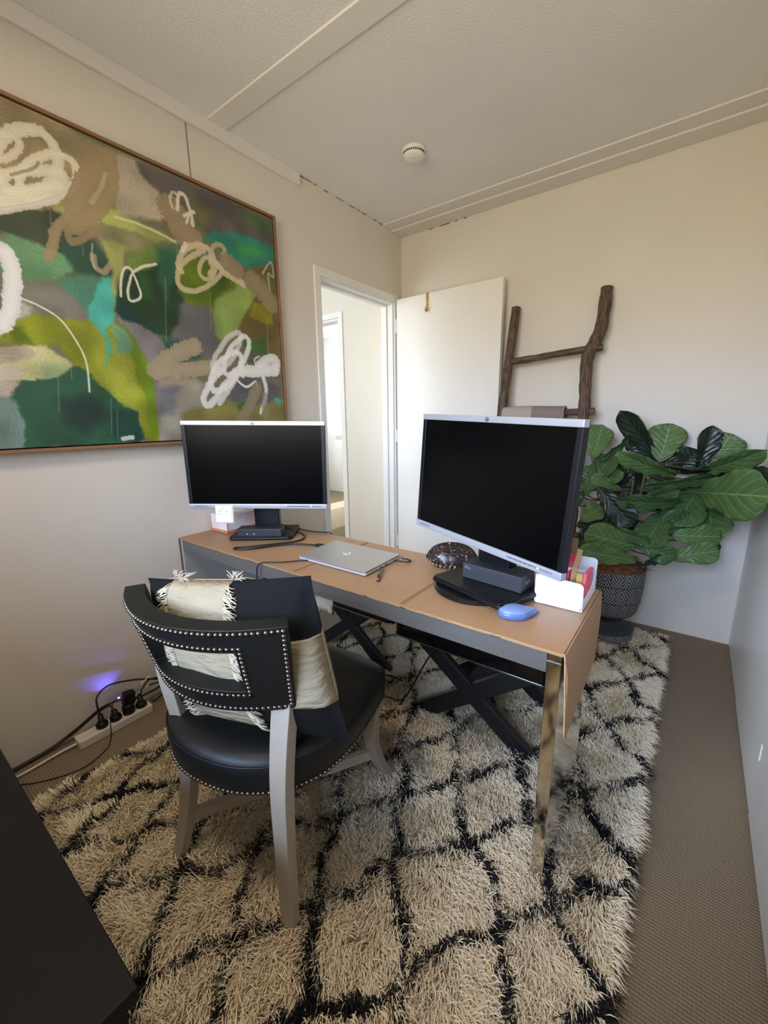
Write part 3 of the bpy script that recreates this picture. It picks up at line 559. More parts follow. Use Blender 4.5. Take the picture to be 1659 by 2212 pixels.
# ------------------------------------------------------------------ desk
DX0, DX1, DYF, DYB, DZT = 0.004, 1.614, -1.767, -1.357, 0.680
dk_ = empty('console_desk', (0.81, -1.56, 0.0), 'long grey steel console desk with a tan leather top and mirrored legs', 'desk')
O3 = Vector((0.81, -1.56, 0))
def dl(b):
    b.v = [tuple(Vector(p)-O3) for p in b.v]; return b
dl(MB().box((DX0+0.022, DYF, 0.622), (DX1-0.031, DYF+0.02, 0.672)).box((DX0+0.022, DYF+0.02, 0.650), (DX1-0.031, DYB, 0.672)).box((DX0+0.022, DYB-0.02, 0.622), (DX1-0.031, DYB, 0.650))).build('apron', m_steel, dk_, bevel=0.0012)
dl(MB().box((DX0+0.022, DYF-0.003, 0.6725), (DX1-0.031, DYF+0.012, 0.6765))).build('edge_strip', mat('edge_steel', (150, 142, 132), 0.3, metal=0.8), dk_, bevel=0.0008)
dl(MB().box((0.7598, DYF-0.0008, 0.622), (0.7606, DYF, 0.672))).build('seam', m_trimline, dk_)
for k, (xa, xb, yb) in enumerate(((DX0, DX0+0.022, DYB), (DX1-0.031, DX1, -1.440))):
    dl(MB().box((xa, DYF, 0.012), (xb, yb, 0.672))).build('leg', mat('side_steel', (168, 166, 160), 0.5, metal=0.2) if k == 0 else m_mirror, dk_, bevel=0.0015)
dl(MB().box((DX1-0.0325, DYF-0.0012, 0.651), (DX1+0.0004, DYF+0.004, 0.6535))).build('joint_strip', m_steel, dk_)
def sheet(xa, xb, m, z0=0.672, nx=24, seed=0, wave=0.00025):
    r = random.Random(seed); top = []; n = nx
    for j in range(6):
        for i in range(n+1):
            xx = xa+(xb-xa)*i/n; yy = DYF-0.004+(DYB-DYF+0.008)*j/5
            if j == 0: yy += r.uniform(-.0012, .0012)
            top.append((xx, yy, DZT+wave*math.sin(i*1.1+j+seed)))
    b = MB(); k = (n+1)*6; v = top+[(p[0], p[1], z0+0.0006) for p in top]; f = []
    for j in range(5):
        for i in range(n):
            a = j*(n+1)+i; f.append((a, a+1, a+n+2, a+n+1)); f.append((k+a, k+a+n+1, k+a+n+2, k+a+1))
    rim = [j*(n+1) for j in range(6)]+[5*(n+1)+i for i in range(1, n+1)]+[j*(n+1)+n for j in range(4, -1, -1)]+[i for i in range(n-1, 0, -1)]
    for a, c in zip(rim, rim[1:]+rim[:1]): f.append((a, c, k+c, k+a))
    b.add(v, f); return b
lt = []
for k, (xa, xb) in enumerate(((DX0-0.001, 0.749), (0.7505, 1.189), (1.1905, DX1+0.003))):
    lt.append(dl(sheet(xa, xb, m_leather, seed=k)).build('leather_panel', m_leather, dk_, bevel=0.001))
# stitched seams
for xs in (0.7497, 1.1897):
    b = MB(); yy = DYF+0.004
    b.box((xs-0.0012, DYF, DZT-0.001), (xs+0.0012, DYB, DZT+0.0012))
    while yy < DYB-0.01: b.box((xs-0.0045, yy, DZT+0.0008), (xs-0.0035, yy+0.004, DZT+0.0018)); b.box((xs+0.0055, yy, DZT+0.0008), (xs+0.0065, yy+0.004, DZT+0.0018)); yy += 0.0065
    dl(b).build('stitching', mat('tan_thread', (160, 112, 66), 0.7), dk_)
# right-hand flap hanging down outside the leg
fl = MB(); vv = []; NZ = 8; NYY = 8
P00, P10 = Vector((DX1+0.004, DYF-0.003, 0.679)), Vector((DX1+0.004, DYB+0.002, 0.679)); P01, P11 = Vector((1.640, -1.812, 0.512)), Vector((1.634, -1.470, 0.527))
for lay in (0, 0.004):
    for j in range(NZ+1):
        for i in range(NYY+1):
            u, v = i/NYY, j/NZ; p = P00.lerp(P10, u).lerp(P01.lerp(P11, u), v); p.x += 0.006*math.sin(v*PI)*(1-v)+lay; vv.append(tuple(p))
n = (NYY+1)*(NZ+1); ff = []
for j in range(NZ):
    for i in range(NYY):
        a = j*(NYY+1)+i; ff += [(a, a+1, a+NYY+2, a+NYY+1), (n+a, n+a+NYY+1, n+a+NYY+2, n+a+1)]
rim = [i for i in range(NYY+1)]+[j*(NYY+1)+NYY for j in range(1, NZ+1)]+[NZ*(NYY+1)+i for i in range(NYY-1, -1, -1)]+[j*(NYY+1) for j in range(NZ-1, 0, -1)]
for a, c in zip(rim, rim[1:]+rim[:1]): ff.append((a, c, n+c, n+a))
fl.add(vv, ff); dl(fl).build('leather_flap', mat('tan_leather_flap', (160, 122, 84), 0.55, noise=0.08, nscale=12, bump=0.1, bscale=300, bdist=0.001), dk_, bevel=0.0008)
dl(MB().tube(spline([(1.618, -1.772, 0.683), (1.622, -1.775, 0.672), (1.626, -1.782, 0.64), (1.636, -1.805, 0.57), (1.641, -1.815, 0.513)], 4), 0.0022, 6)).build('frayed_edge', m_leatheredge, dk_, smooth=True)
b = MB(); xx = 0.03
rr = random.Random(3)
while xx < 1.6:
    w = rr.uniform(.004, .02)
    if rr.random() < .5 and (xx < .75 or 1.1 < xx): b = MB(); b.box((xx, DYF-0.0045-rr.uniform(0, .0012), 0.6765), (xx+w, DYF-0.002, 0.6795)); dl(b).build('frayed_patch', m_leatheredge, dk_)
    xx += w+rr.uniform(0, .03)
dl(MB().box((DX0-0.003, DYF-0.004, 0.10), (DX0+0.006, DYF+0.0005, 0.676))).build('leather_side_edge', mat('dark_leather_edge', (92, 66, 44), 0.7), dk_, bevel=0.001)

# ------------------------------------------------------------------ black crossed-leg stools below the desk
m_blackwood = mat('black_painted_wood', (17, 17, 18), 0.5, noise=0.3, nscale=30, bump=0.05, bscale=60, bdist=0.001)
def xframe(b, xa, xb, ya, yb, zt, w):
    L = math.hypot(xb-xa, zt); a = math.atan2(zt, xb-xa)
    for sgn in (1, -1):
        ya, yb = ya+0.0015, yb-0.0015
        ln = L+0.02; mx = Matrix.Translation(((xa+xb)/2, 0, zt/2+0.008)) @ Matrix.Rotation(-sgn*a, 4, 'Y')
        b.append(MB().box((-ln/2, ya, -w/2), (ln/2, yb, w/2), mx))
def stool(loc, w, d, zt, wbar, label, slab_h, seatb):
    s = empty('crossed_leg_stool', loc, label, 'stool', group='crossed leg stools under the desk')
    for (ya, yb) in ((-d/2, -d/2+0.032), (d/2-0.032, d/2)):
        L = []; xframe(L, -w/2+wbar*.55, w/2-wbar*.55, ya, yb, zt-0.02, wbar)
        for q in L: q.build('leg', m_blackwood, s, bevel=0.002)
    MB().box((-wbar/2, -d/2+0.033, zt/2-0.03+0.0), (wbar/2, d/2-0.033, zt/2+0.03)).build('stretcher', m_blackwood, s, bevel=0.002)
    sx0, sx1, sy0, sy1 = seatb; mxs = Matrix.Translation(((sx0+sx1)/2-loc[0], (sy0+sy1)/2-loc[1], 0)); pr_ = rrect(sx1-sx0, sy1-sy0, 0.02); MB().prism(pr_, zt, zt+slab_h, mxs).build('seat', m_blackgloss, s, bevel=0.004)
    MB().prism(rrect(sx1-sx0+.006, sy1-sy0+.006, 0.022), zt-0.005, zt+0.001, mxs).build('rim', mat('chrome_trim', (170, 178, 188), 0.15, metal=1.0), s, bevel=0.001)
    return s
stool((1.245, -1.245, 0.008), 0.560, 0.33, 0.397, 0.062, 'black crossed-leg stool with glossy seat under the right half of the desk', 0.060, (0.978, 1.524, -1.500, -1.060))
stool((0.545, -1.115, 0.008), 0.560, 0.33, 0.428, 0.055, 'black crossed-leg stool beside the chair, under the left half of the desk', 0.014, (0.20, 0.964, -1.500, -0.950))
# fleece draped on the left stool
fv = []; ff = []; r = random.Random(4); nu, nv = 18, 22
for j in range(nv+1):
    for i in range(nu+1):
        u, v = i/nu, j/nv; xx = 0.42+0.25*u; s_ = v*0.54
        if s_ < 0.50: p = [xx, -1.01-s_, 0.456+0.006*math.sin(u*9)+0.005*r.random()]
        else: p = [xx, -1.515-0.006*r.random(), 0.456-(s_-0.50)*1.2]
        e = abs(2*u-1); p[0] += 0.02*math.sin(v*7)*(u-.5); p[2] -= 0.014*e**6
        fv.append(tuple(p))
for j in range(nv):
    for i in range(nu): a = j*(nu+1)+i; ff.append((a, a+1, a+nu+2, a+nu+1))
o = obj('fleece_throw', fv, ff, mat('cream_fleece', (206, 192, 164), 0.95, noise=0.2, nscale=40, bump=0.9, bscale=110, bdist=0.01), None, True)
so = o.modifiers.new('solid', 'SOLIDIFY'); so.thickness = 0.018; so.offset = 1; tag(o, 'cream fleece draped over the left black stool under the desk', 'throw')

# ------------------------------------------------------------------ monitors
def logo_tubes(m, parent, c, rad, mx, flat=0.0006, name='logo', ring=True):
    b = MB()
    if ring:
        n = 28; vo = [(rad*math.cos(2*PI*k/n), 0, rad*math.sin(2*PI*k/n)) for k in range(n)]; b.v += []
        b.tube([(rad*.93*math.cos(2*PI*k/n), 0, rad*.93*math.sin(2*PI*k/n)) for k in range(n+1)], rad*0.09, 6)
    s = rad*0.30
    def st(pts): b.tube(spline(pts, 4), rad*0.085, 6)
    k = 0.30
    def P(x_, z_): return (x_+k*z_, 0, z_)
    # h
    st([P(-2.0*s, 2.6*s), P(-2.0*s, 0), P(-2.0*s, -1.2*s)]); st([P(-2.0*s, 0.6*s), P(-1.2*s, 1.0*s), P(-0.6*s, 0.6*s), P(-0.6*s, -1.2*s)])
    # p
    st([P(0.5*s, 1.0*s), P(0.5*s, -1.0*s), P(0.5*s, -2.6*s)]); st([P(0.5*s, 1.0*s), P(1.6*s, 1.0*s), P(1.8*s, 0.0), P(1.6*s, -1.0*s), P(0.5*s, -1.1*s)])
    b.v = [tuple(mx @ Vector(p)) for p in b.v]; return b.build(name, m, parent, smooth=True)
m_logo = mat('logo_dark', (60, 62, 66), 0.4)
m_yellow = mat('power_light', (240, 200, 120), 0.4, emit=(255, 210, 130), estr=0.8)
def monitor(center, yaw, tilt, roll, w, h, label, base_loc, base_yaw, disc):
    bl = Vector(base_loc)
    mo = empty('computer_monitor', base_loc, label, 'monitor', group='computer monitors on the desk')
    ex = Vector((math.cos(yaw), math.sin(yaw), 0)); n = Vector((math.sin(yaw), -math.cos(yaw), 0)); n2 = n*math.cos(tilt)+Vector((0, 0, 1))*math.sin(tilt); ez = Vector((0, 0, 1))*math.cos(tilt)-n*math.sin(tilt)
    ex2 = ex*math.cos(roll)+ez*math.sin(roll); ez2 = -ex*math.sin(roll)+ez*math.cos(roll)
    mx = Matrix((ex2, -n2, ez2)).transposed().to_4x4(); mx.translation = Vector(center)-bl
    def B(b, name, m, bevel=0.0, seg=2): b.v = [tuple(mx @ Vector(p)) for p in b.v]; return b.build(name, m, mo, bevel=bevel, seg=seg)
    hw, hh = w/2, h/2; tb, bb, sb = 0.0165, 0.019, 0.0155
    B(MB().box((-hw, 0.004, -hh), (hw, 0.024, hh)).box((-hw+0.05, 0.024, -hh+0.04), (hw-0.05, 0.056, hh-0.04)), 'housing', m_black, 0.003)
    for xa_ in (-hw, hw-sb): B(MB().box((xa_, 0.0005, -hh+bb), (xa_+sb, 0.006, hh-tb)), 'side_bezel', mat('bezel_black', (12, 13, 18), 0.35, spec=0.35), 0.0015)
    t_ = B(MB().box((-hw-0.0006, -0.001, hh-tb), (hw+0.0006, 0.020, hh+0.001)), 'top_bezel', m_silver, 0.002)
    b_ = B(MB().box((-hw-0.0006, -0.003, -hh-0.001), (hw+0.0006, 0.020, -hh+bb)), 'bottom_bezel', m_silver, 0.003)
    B(MB().box((-hw+sb, 0.0030, -hh+bb), (hw-sb, 0.006, hh-tb)), 'screen', m_screen)
    B(MB().box((hw*0.42, -0.0036, -hh+0.0085), (hw*0.92, -0.0030, -hh+0.0125)), 'button_bar', mat('button_grey', (110, 112, 118), 0.4), 0.0005)
    q = MB()
    for k in range(5): q.box((hw*(0.46+0.055*k), -0.0040, -hh+0.0095), (hw*(0.485+0.055*k), -0.0036, -hh+0.0115))
    B(q, 'buttons', m_logo)
    B(MB().box((hw*0.765, -0.0042, -hh+0.0085), (hw*0.785, -0.0036, -hh+0.0125)), 'power_light', m_yellow)
    q = MB()
    for k in range(9): q.box((-hw*(0.93-0.022*k), -0.0034, -hh+0.0085), (-hw*(0.93-0.022*k)+0.004, -0.0030, -hh+0.0110+0.0008*(k % 2)))
    B(q, 'model_lettering', m_logo)
    lm = mx @ Matrix.Translation((0.0, -0.0016, hh-tb/2)); logo_tubes(m_logo, mo, None, 0.0062, lm)
    # stand: neck, hinge block, foot plate (and turntable disc)
    bx = Matrix.Rotation(base_yaw, 4, 'Z')
    def S(b, name, m, bevel=0.0): b.v = [tuple(bx @ Vector(p)) for p in b.v]; return b.build(name, m, mo, bevel=bevel)
    if disc:
        z0 = 0.014
        S(MB().lathe([(0.0, 0), (0.122, 0), (0.126, 0.004), (0.126, 0.009), (0.120, 0.013), (0, 0.013)], 48, (-0.030, -0.012, 0), cap=False), 'turntable', m_black)
    else: z0 = 0.0
    S(MB().prism(rrect(0.268, 0.205, 0.016), z0, z0+0.013), 'foot', m_black, 0.004)
    rim = MB().prism(rrect(0.262, 0.199, 0.015), z0+0.013, z0+0.0165); S(rim, 'foot_rim', m_black, 0.0015)
    S(MB().box((-0.055, 0.020, z0+0.0165), (0.055, 0.060, 0.150)).box((-0.062, 0.012, z0+0.0165), (0.062, 0.068, z0+0.030)), 'neck', m_black, 0.004)
    pc = (mx @ Vector((0, 0.058, -0.02))); 
    a = bx @ Vector((0, 0.04, 0.150)); sl = MB().tube([a+Vector((0, 0, -0.03)), a, Vector((a.x, a.y, pc.z)) * 0.5 + a*0.5, Vector((a.x*.5+pc.x*.5, a.y*.5+pc.y*.5, pc.z))], [0.030, 0.030, 0.026, 0.022], 14)
    sl.build('column', m_black, mo, smooth=True)
    q = MB().tube([Vector((a.x*.5+pc.x*.5, a.y*.5+pc.y*.5, pc.z)), pc], 0.020, 14); q.build('tilt_joint', m_black, mo, smooth=True)
    q = MB(); yy_ = 0.012
    return mo, mx, bx
ml, mxl, bxl = monitor((0.401, -1.627, 1.005), 0.643, -0.028, -0.019, 0.557, 0.347, 'smaller-looking black and silver monitor at the left end of the desk, with a sticky note', (0.288, -1.515, 0.6815), 0.64, False)
mr_, mxr, bxr = monitor((1.334, -1.585, 1.003), -0.370, 0.046, -0.037, 0.551, 0.3606, 'black and silver monitor at the right end of the desk, nearest the plant', (1.348, -1.545, 0.6815), -0.32, True)

# dock on the foot of the left monitor
def oriented_box(name, loc, yaw, dims, m, label, cat, bevel=0.002):
    e = empty(name, loc, label, cat, rz=yaw); w, d_, h = dims
    MB().box((-w/2, -d_/2, 0), (w/2, d_/2, h)).build('casing', m, e, bevel=bevel, seg=3); return e
dk1 = oriented_box('docking_station', (0.331, -1.573, 0.6815+0.0168), 0.60, (0.190, 0.062, 0.034), mat('dock_black', (30, 30, 32), 0.5, bump=0.05, bscale=300, bdist=.001), 'flat black docking box on the foot of the left monitor', 'docking station', 0.003)
for k in range(2): MB().box((-0.055+0.03*k, -0.0314, 0.010), (-0.048+0.03*k, -0.0309, 0.014)).build('port', m_silver, dk1)
dk2 = oriented_box('docking_station', (1.372, -1.532, 0.6815+0.0308), -0.135, (0.188, 0.080, 0.046), mat('dock_grey', (46, 47, 51), 0.55, bump=0.05, bscale=400, bdist=.001), 'dark grey oblong docking box on the foot of the right monitor', 'docking station', 0.003)
MB().box((-0.091, -0.037, 0.0458), (0.091, 0.037, 0.0470)).build('lid', mat('dock_lid', (24, 24, 25), 0.75, noise=.4, nscale=20), dk2, bevel=0.0006)
MB().box((0.0938, -0.012, 0.018), (0.0943, 0.010, 0.027)).build('port', m_silver, dk2, bevel=0.0002)
MB().box((0.0942, -0.008, 0.0205), (0.0946, 0.006, 0.0245)).build('port_tongue', m_black, dk2)
q = MB()
for r_i, (za, n_) in enumerate(((0.036, 5), (0.031, 7))):
    for k in range(n_): q.box((-0.086+0.0032*k, -0.0404, za), (-0.0842+0.0032*k, -0.0400, za+0.0022+0.0008*((k*7) % 3)))
q.build('lettering', mat('faint_print', (120, 122, 128), 0.6), dk2)

# ------------------------------------------------------------------ laptop
p1, p2, p3, p4 = Vector((0.668, -1.668, 0)), Vector((0.984, -1.667, 0)), Vector((0.974, -1.453, 0)), Vector((0.652, -1.450, 0))
cL = (p1+p2+p3+p4)/4
lp = empty('laptop', (cL.x, cL.y, 0.6815), 'closed silver laptop with a round logo, lying in the middle of the desk', 'laptop')
m_lap = mat('silver_aluminium', (176, 172, 164), 0.36, metal=0.65, noise=0.03, nscale=60)
def quad_pr(z0, z1, ins=0.0, fr=0.0):
    P = [p1-cL, p2-cL, p3-cL, p4-cL]; P = [p*(1-ins) for p in P]; out = []
    for k in range(4):
        a, c, d_ = P[k-1], P[k], P[(k+1) % 4]; u1 = (a-c).normalized()*0.010; u2 = (d_-c).normalized()*0.010
        for t in (0, .33, .66, 1): s_ = (c+u1)*(1-t)**2+c*2*t*(1-t)+(c+u2)*t*t; out.append((s_.x, s_.y))
    return MB().prism(out, z0, z1)
quad_pr(0.0022, 0.0100).build('base', mat('laptop_base', (214, 214, 216), 0.3, metal=0.5), lp, bevel=0.0012)
quad_pr(0.0108, 0.0160).build('lid', m_lap, lp, bevel=0.0014)
quad_pr(0.0100, 0.0108, 0.012).build('gap', m_black, lp)
for k in range(4): v_ = [p1-cL, p2-cL, p3-cL, p4-cL][k]*0.86; MB().lathe([(0.006, 0), (0.006, 0.0024)], 12, (v_.x, v_.y, 0)).build('foot', m_black, lp)
lm = Matrix.Translation((-0.012, 0.004, 0.0162)) @ Matrix.Rotation(0.03, 4, 'Z') @ Matrix.Rotation(-PI/2, 4, 'X')
q = MB().lathe([(0, 0), (0.0150, 0), (0.0150, 0.0003), (0, 0.0003)], 32, (-0.012, 0.004, 0.0160), cap=False); q.build('logo_disc', mat('mirror_logo', (236, 236, 238), 0.15, metal=0.6), lp)
logo_tubes(mat('logo_grey', (150, 148, 142), 0.4), lp, None, 0.0150, Matrix.Translation((-0.012, 0.004, 0.0163)) @ Matrix.Rotation(PI, 4, 'Z') @ Matrix.Rotation(PI/2, 4, 'X') @ Matrix.Scale(-1, 4, (1, 0, 0)), name='logo', ring=False)
e1 = (p3-cL)*.2+(p2-cL)*.8
q = MB(); sd_ = (p3-p2).normalized()
for t in (0.42, 0.56): c0 = (p2-cL).lerp(p3-cL, t)+Vector((0.0004, 0, 0.006)); MB().tube([c0-sd_*0.005, c0+sd_*0.005], 0.0014, 6).build('side_port', m_black, lp)

# cables on the desk
DT = 0.682
cable('usb_cable', [(0.978, -1.497, DT+.006), (0.998, -1.494, DT+.006), (1.010, -1.492, DT+.007), (1.024, -1.487, DT+.006), (1.032, -1.476, DT+.006), (1.026, -1.464, DT+.005), (1.008, -1.460, DT+.005), (0.986, -1.463, DT+.005)], 0.0026, m_cable, 'short black cable looped out of the right side of the laptop')
o = cable('display_cable', [(0.275, -1.44, DT+.03), (0.37, -1.43, DT+.012), (0.470, -1.455, DT+.004), (0.500, -1.52, DT+.004), (0.455, -1.60, DT+.004), (0.405, -1.675, DT+.004), (0.365, -1.722, DT+.004), (0.378, -1.738, DT+.004), (0.425, -1.705, DT+.004), (0.470, -1.625, DT+.004), (0.515, -1.565, DT+.004), (0.585, -1.530, DT+.004), (0.628, -1.520, DT+.004)], 0.0036, m_cable, 'thick black cable looping over the front of the left monitor foot')
MB().tube([(0.612, -1.525, DT+.005), (0.622, -1.521, DT+.006), (0.650, -1.512, DT+.006)], [0.005, 0.0075, 0.0075], 10).box((0.648, -1.517, DT+.002), (0.668, -1.503, DT+.010)).build('plug', m_black, o, local=False)
cable('charging_cable', [(0.730, -1.655, DT+.004), (0.69, -1.690, DT+.003), (0.650, -1.735, DT+.003), (0.612, -1.765, DT+.004), (0.586, -1.783, DT-.004), (0.577, -1.787, 0.64), (0.578, -1.785, 0.57), (0.592, -1.775, 0.48), (0.60, -1.74, 0.36), (0.57, -1.60, 0.16), (0.52, -1.50, 0.055)], 0.0024, m_cable, 'thin black cable running from under the laptop over the front edge of the desk')
cable('power_cable', [(0.235, -1.43, DT+.02), (0.30, -1.405, DT+.014), (0.42, -1.392, DT+.006), (0.50, -1.362, DT+.004), (0.53, -1.349, DT-.002), (0.535, -1.346, 0.60), (0.525, -1.342, 0.50), (0.50, -1.33, 0.458), (0.44, -1.31, 0.455)], 0.0030, m_cable, 'black cable dropping behind the desk from the left monitor')
cable('mains_cable', [(0.70, -1.350, 0.61), (0.705, -1.352, 0.55), (0.71, -1.352, 0.49), (0.74, -1.345, 0.458), (0.80, -1.33, 0.453)], 0.0035, m_cable, 'black cable hanging under the desk behind the cushion')
cable('lead', [(0.135, -1.42, DT+.05), (0.19, -1.46, DT+.052), (0.23, -1.48, DT+.04), (0.25, -1.50, DT+.024)], 0.0028, m_cable, 'thin black lead between the tissue box and the left monitor stand')

# ------------------------------------------------------------------ tissue box and sticky note
tb = empty('tissue_box', (0.075, -1.50, 0.6815), 'pink and white tissue box with orange edges, at the wall end of the desk', 'tissue box', rz=0.04)
m_tb = mat('pink_white_card', (244, 226, 224), 0.6, col2=(240, 206, 200), nscale=14)
MB().box((-0.060, -0.115, 0.0), (0.060, 0.115, 0.082)).build('carton', m_tb, tb, bevel=0.0015)
q = MB(); 
for lo, hi in (((-0.0606, -0.1156, 0.002), (0.0606, 0.1156, 0.013)), ((-0.0606, -0.1156, 0.001), (-0.0575, -0.1125, 0.081)), ((0.0575, -0.1156, 0.001), (0.0606, -0.1125, 0.081))): q.box(lo, hi)
q.build('orange_stripe', mat('orange_print', (226, 142, 84), 0.6, col2=(206, 120, 70), nscale=60), tb)
MB().lathe([(0, 0), (0.032, 0), (0.032, 0.0006), (0, 0.0006)], 24, (0, 0, 0.082), cap=False).build('opening', mat('opening_white', (250, 248, 246), 0.7), tb)
nv_ = []; nf = []
for j in range(9):
    for i in range(5):
        u, v = i/4, j/8; nv_.append(mxl @ Vector((-0.174+0.073*u, -0.0036-0.006*(v**2), -0.347/2+0.013-0.073*v)))
nt_pos = ml.location
for j in range(8):
    for i in range(4): a = j*5+i; nf.append((a, a+1, a+6, a+5))
nt_ = obj('sticky_note', [v+nt_pos for v in nv_], nf, mat('note_paper', (226, 222, 196), 0.8), None, True); so = nt_.modifiers.new('solid', 'SOLIDIFY'); so.thickness = 0.0004
tag(nt_, 'pale yellow sticky note with pencil writing, stuck under the left monitor', 'sticky note')
q = MB(); rr = random.Random(5)
def nw(u, v): return mxl @ Vector((-0.174+0.073*u, -0.0044-0.006*(v**2), -0.347/2+0.013-0.073*v)) + nt_pos
for (ua, ub, v0, amp) in ((0.24, 0.58, 0.16, .035), (0.14, 0.42, 0.32, .022), (0.55, 0.70, 0.31, .035), (0.14, 0.42, 0.47, .022), (0.55, 0.70, 0.46, .035)):
    pts = []; u = ua
    while u < ub: pts.append(nw(u, v0+rr.uniform(-amp, amp))); u += 0.022
    q.tube(pts, 0.00045, 4)
q.build('handwriting', mat('pencil', (96, 94, 88), 0.8), nt_, local=False)

# ------------------------------------------------------------------ mouse
ms = empty('computer_mouse', (1.475, -1.652, 0.6815), 'pale blue computer mouse beside the white organiser', 'mouse', rz=0.72)
def dome(Lx, Wy, Hh, z0, nlon=32, nlat=10, tip=0.0):
    v = []; f = []
    for j in range(nlat+1):
        t = j/nlat; c = math.cos(t*PI/2); s = math.sin(t*PI/2)
        for i in range(nlon):
            a = 2*PI*i/nlon; x_ = math.cos(a); y_ = math.sin(a); taper = 1-tip*max(0, x_)**1.6
            v.append((x_*Lx*c, y_*Wy*c*taper, z0+Hh*s*(1-0.35*x_*c)))
    for j in range(nlat):
        for i in range(nlon): f.append((j*nlon+i, j*nlon+(i+1) % nlon, (j+1)*nlon+(i+1) % nlon, (j+1)*nlon+i))
    f.append(tuple(reversed(range(nlon)))); return MB().add(v, f)
m_blue = mat('pale_blue_plastic', (112, 130, 172), 0.35, spec=0.5)
b = MB(); lay = [(0.0, 0.94), (0.002, 1.0), (0.010, 1.02), (0.017, 0.99)]; vv = []; n = 40
for z, s in lay:
    for i in range(n):
        a = 2*PI*i/n; x_ = math.cos(a); tp = 1-0.93*max(0, x_)**1.7; vv.append((0.049*x_*s*(1 if x_ < 0 else 1.14), 0.031*math.sin(a)*tp*s, z-0.006*max(0, x_)*(z/0.017)))
ff = [(j*n+i, j*n+(i+1) % n, (j+1)*n+(i+1) % n, (j+1)*n+i) for j in range(3) for i in range(n)]+[tuple(reversed(range(n)))]
ff.append(tuple(3*n+i for i in range(n))); b.add(vv, ff).build('body', mat('blue_side', (86, 106, 156), 0.3), ms, smooth=True)
dome(0.0490, 0.0300, 0.013, 0.0155, tip=0.92).build('top_shell', m_blue, ms, smooth=True)

# ------------------------------------------------------------------ desk organiser and what stands in it
og = empty('desk_organiser', (1.546, -1.455, 0.6815), 'white plastic desk organiser holding pink and yellow papers, on the right corner of the desk', 'desk organiser', rz=0.0)
def wallp(pts, th, axis_mx): return MB().prism(pts, -th/2, th/2, axis_mx)
FX = Matrix.Rotation(PI/2, 4, 'X')
m_org = mat('organiser_white', (232, 236, 246), 0.35)
def rp(w0, w1, h0, h1, r=0.012):   # rounded plate outline from x=w0..w1, height h0 at left, h1 at right
    out = []
    for cx, cy, a0 in ((w1-r, h1-r, 0), (w0+r, h0-r, PI/2), (w0+r*.7, r*.7, PI), (w1-r, r, 1.5*PI)):
        rr_ = r if cy > r else r*.7
        for k in range(6): a = a0+PI/2*k/5; out.append((cx+rr_*math.cos(a), cy+rr_*math.sin(a)))
    return out
wallp(rp(-0.062, 0.060, 0.084, 0.078, 0.012), 0.003, Matrix.Translation((0, -0.088, 0)) @ FX).build('front_panel', m_org, og, bevel=0.001)
wallp(rp(-0.062, 0.060, 0.098, 0.098, 0.012), 0.003, Matrix.Translation((0, 0.088, 0)) @ FX).build('back_panel', m_org, og, bevel=0.001)
SX = Matrix.Rotation(PI/2, 4, 'Z') @ Matrix.Rotation(PI/2, 4, 'X')
wallp([(-0.087, 0.0), (0.087, 0.0), (0.087, 0.090), (0.0, 0.086), (-0.087, 0.082)], 0.003, Matrix.Translation((-0.0605, 0, 0)) @ SX).build('left_panel', m_org, og, bevel=0.001)
wallp([(-0.087, 0.0), (0.087, 0.0), (0.087, 0.090), (0.072, 0.082), (0.060, 0.052), (0.030, 0.034), (-0.03, 0.030), (-0.075, 0.030), (-0.084, 0.045), (-0.087, 0.07)], 0.003, Matrix.Translation((0.0585, 0, 0)) @ SX).build('right_panel', m_org, og, bevel=0.001)
MB().box((-0.06, -0.087, 0.0), (0.058, 0.087, 0.003)).box((-0.06, 0.018, 0.003), (0.058, 0.021, 0.080)).build('floor_and_divider', m_org, og)
def card(name, loc, rz, tilt, w, h, th, m, label, cat):
    e = MB().box((-w/2, -th/2, 0), (w/2, th/2, h)).build(name, m, None, bevel=0.0006); e.location = loc; e.rotation_euler = (tilt, 0, rz); return tag(e, label, cat)
gz = 0.6848
card('note_pad', (1.545, -1.420, gz), 0.25, 0.0, 0.022, 0.110, 0.010, mat('hot_pink_paper', (238, 70, 130), 0.6), 'hot pink pad standing at the back of the organiser beside the monitor edge', 'note pad')
card('note_pad', (1.553, -1.475, gz), 1.45, 0.03, 0.030, 0.082, 0.006, mat('hot_pink_paper', (238, 70, 130), 0.6), 'second hot pink pad, lower, in front of the tall pink one', 'note pad')
card('note_pad', (1.585, -1.500, gz), 0.1, -0.10, 0.016, 0.086, 0.014, mat('mustard_paper', (208, 168, 84), 0.6), 'mustard yellow block standing in the middle of the organiser', 'note pad')
card('note_pad', (1.5975, -1.478, gz), 1.50, 0.05, 0.060, 0.094, 0.008, mat('coral_paper', (236, 100, 124), 0.6), 'coral pink pad leaning at the open right side of the organiser', 'note pad')
card('envelope', (1.588, -1.440, gz), 1.48, 0.05, 0.060, 0.070, 0.005, mat('cream_card', (224, 206, 170), 0.7), 'cream card standing behind the coral pad in the organiser', 'card')
q = MB().box((-0.007, -0.002, 0), (0.007, 0.002, 0.135)).build('wooden_stick', mat('pale_wood', (206, 168, 116), 0.6, noise=.15, nscale=30), None, bevel=0.0008); q.location = (1.548, -1.455, gz); q.rotation_euler = (-0.25, 0.22, 0.3); tag(q, 'flat pale wooden stick sloping out of the organiser', 'stick')
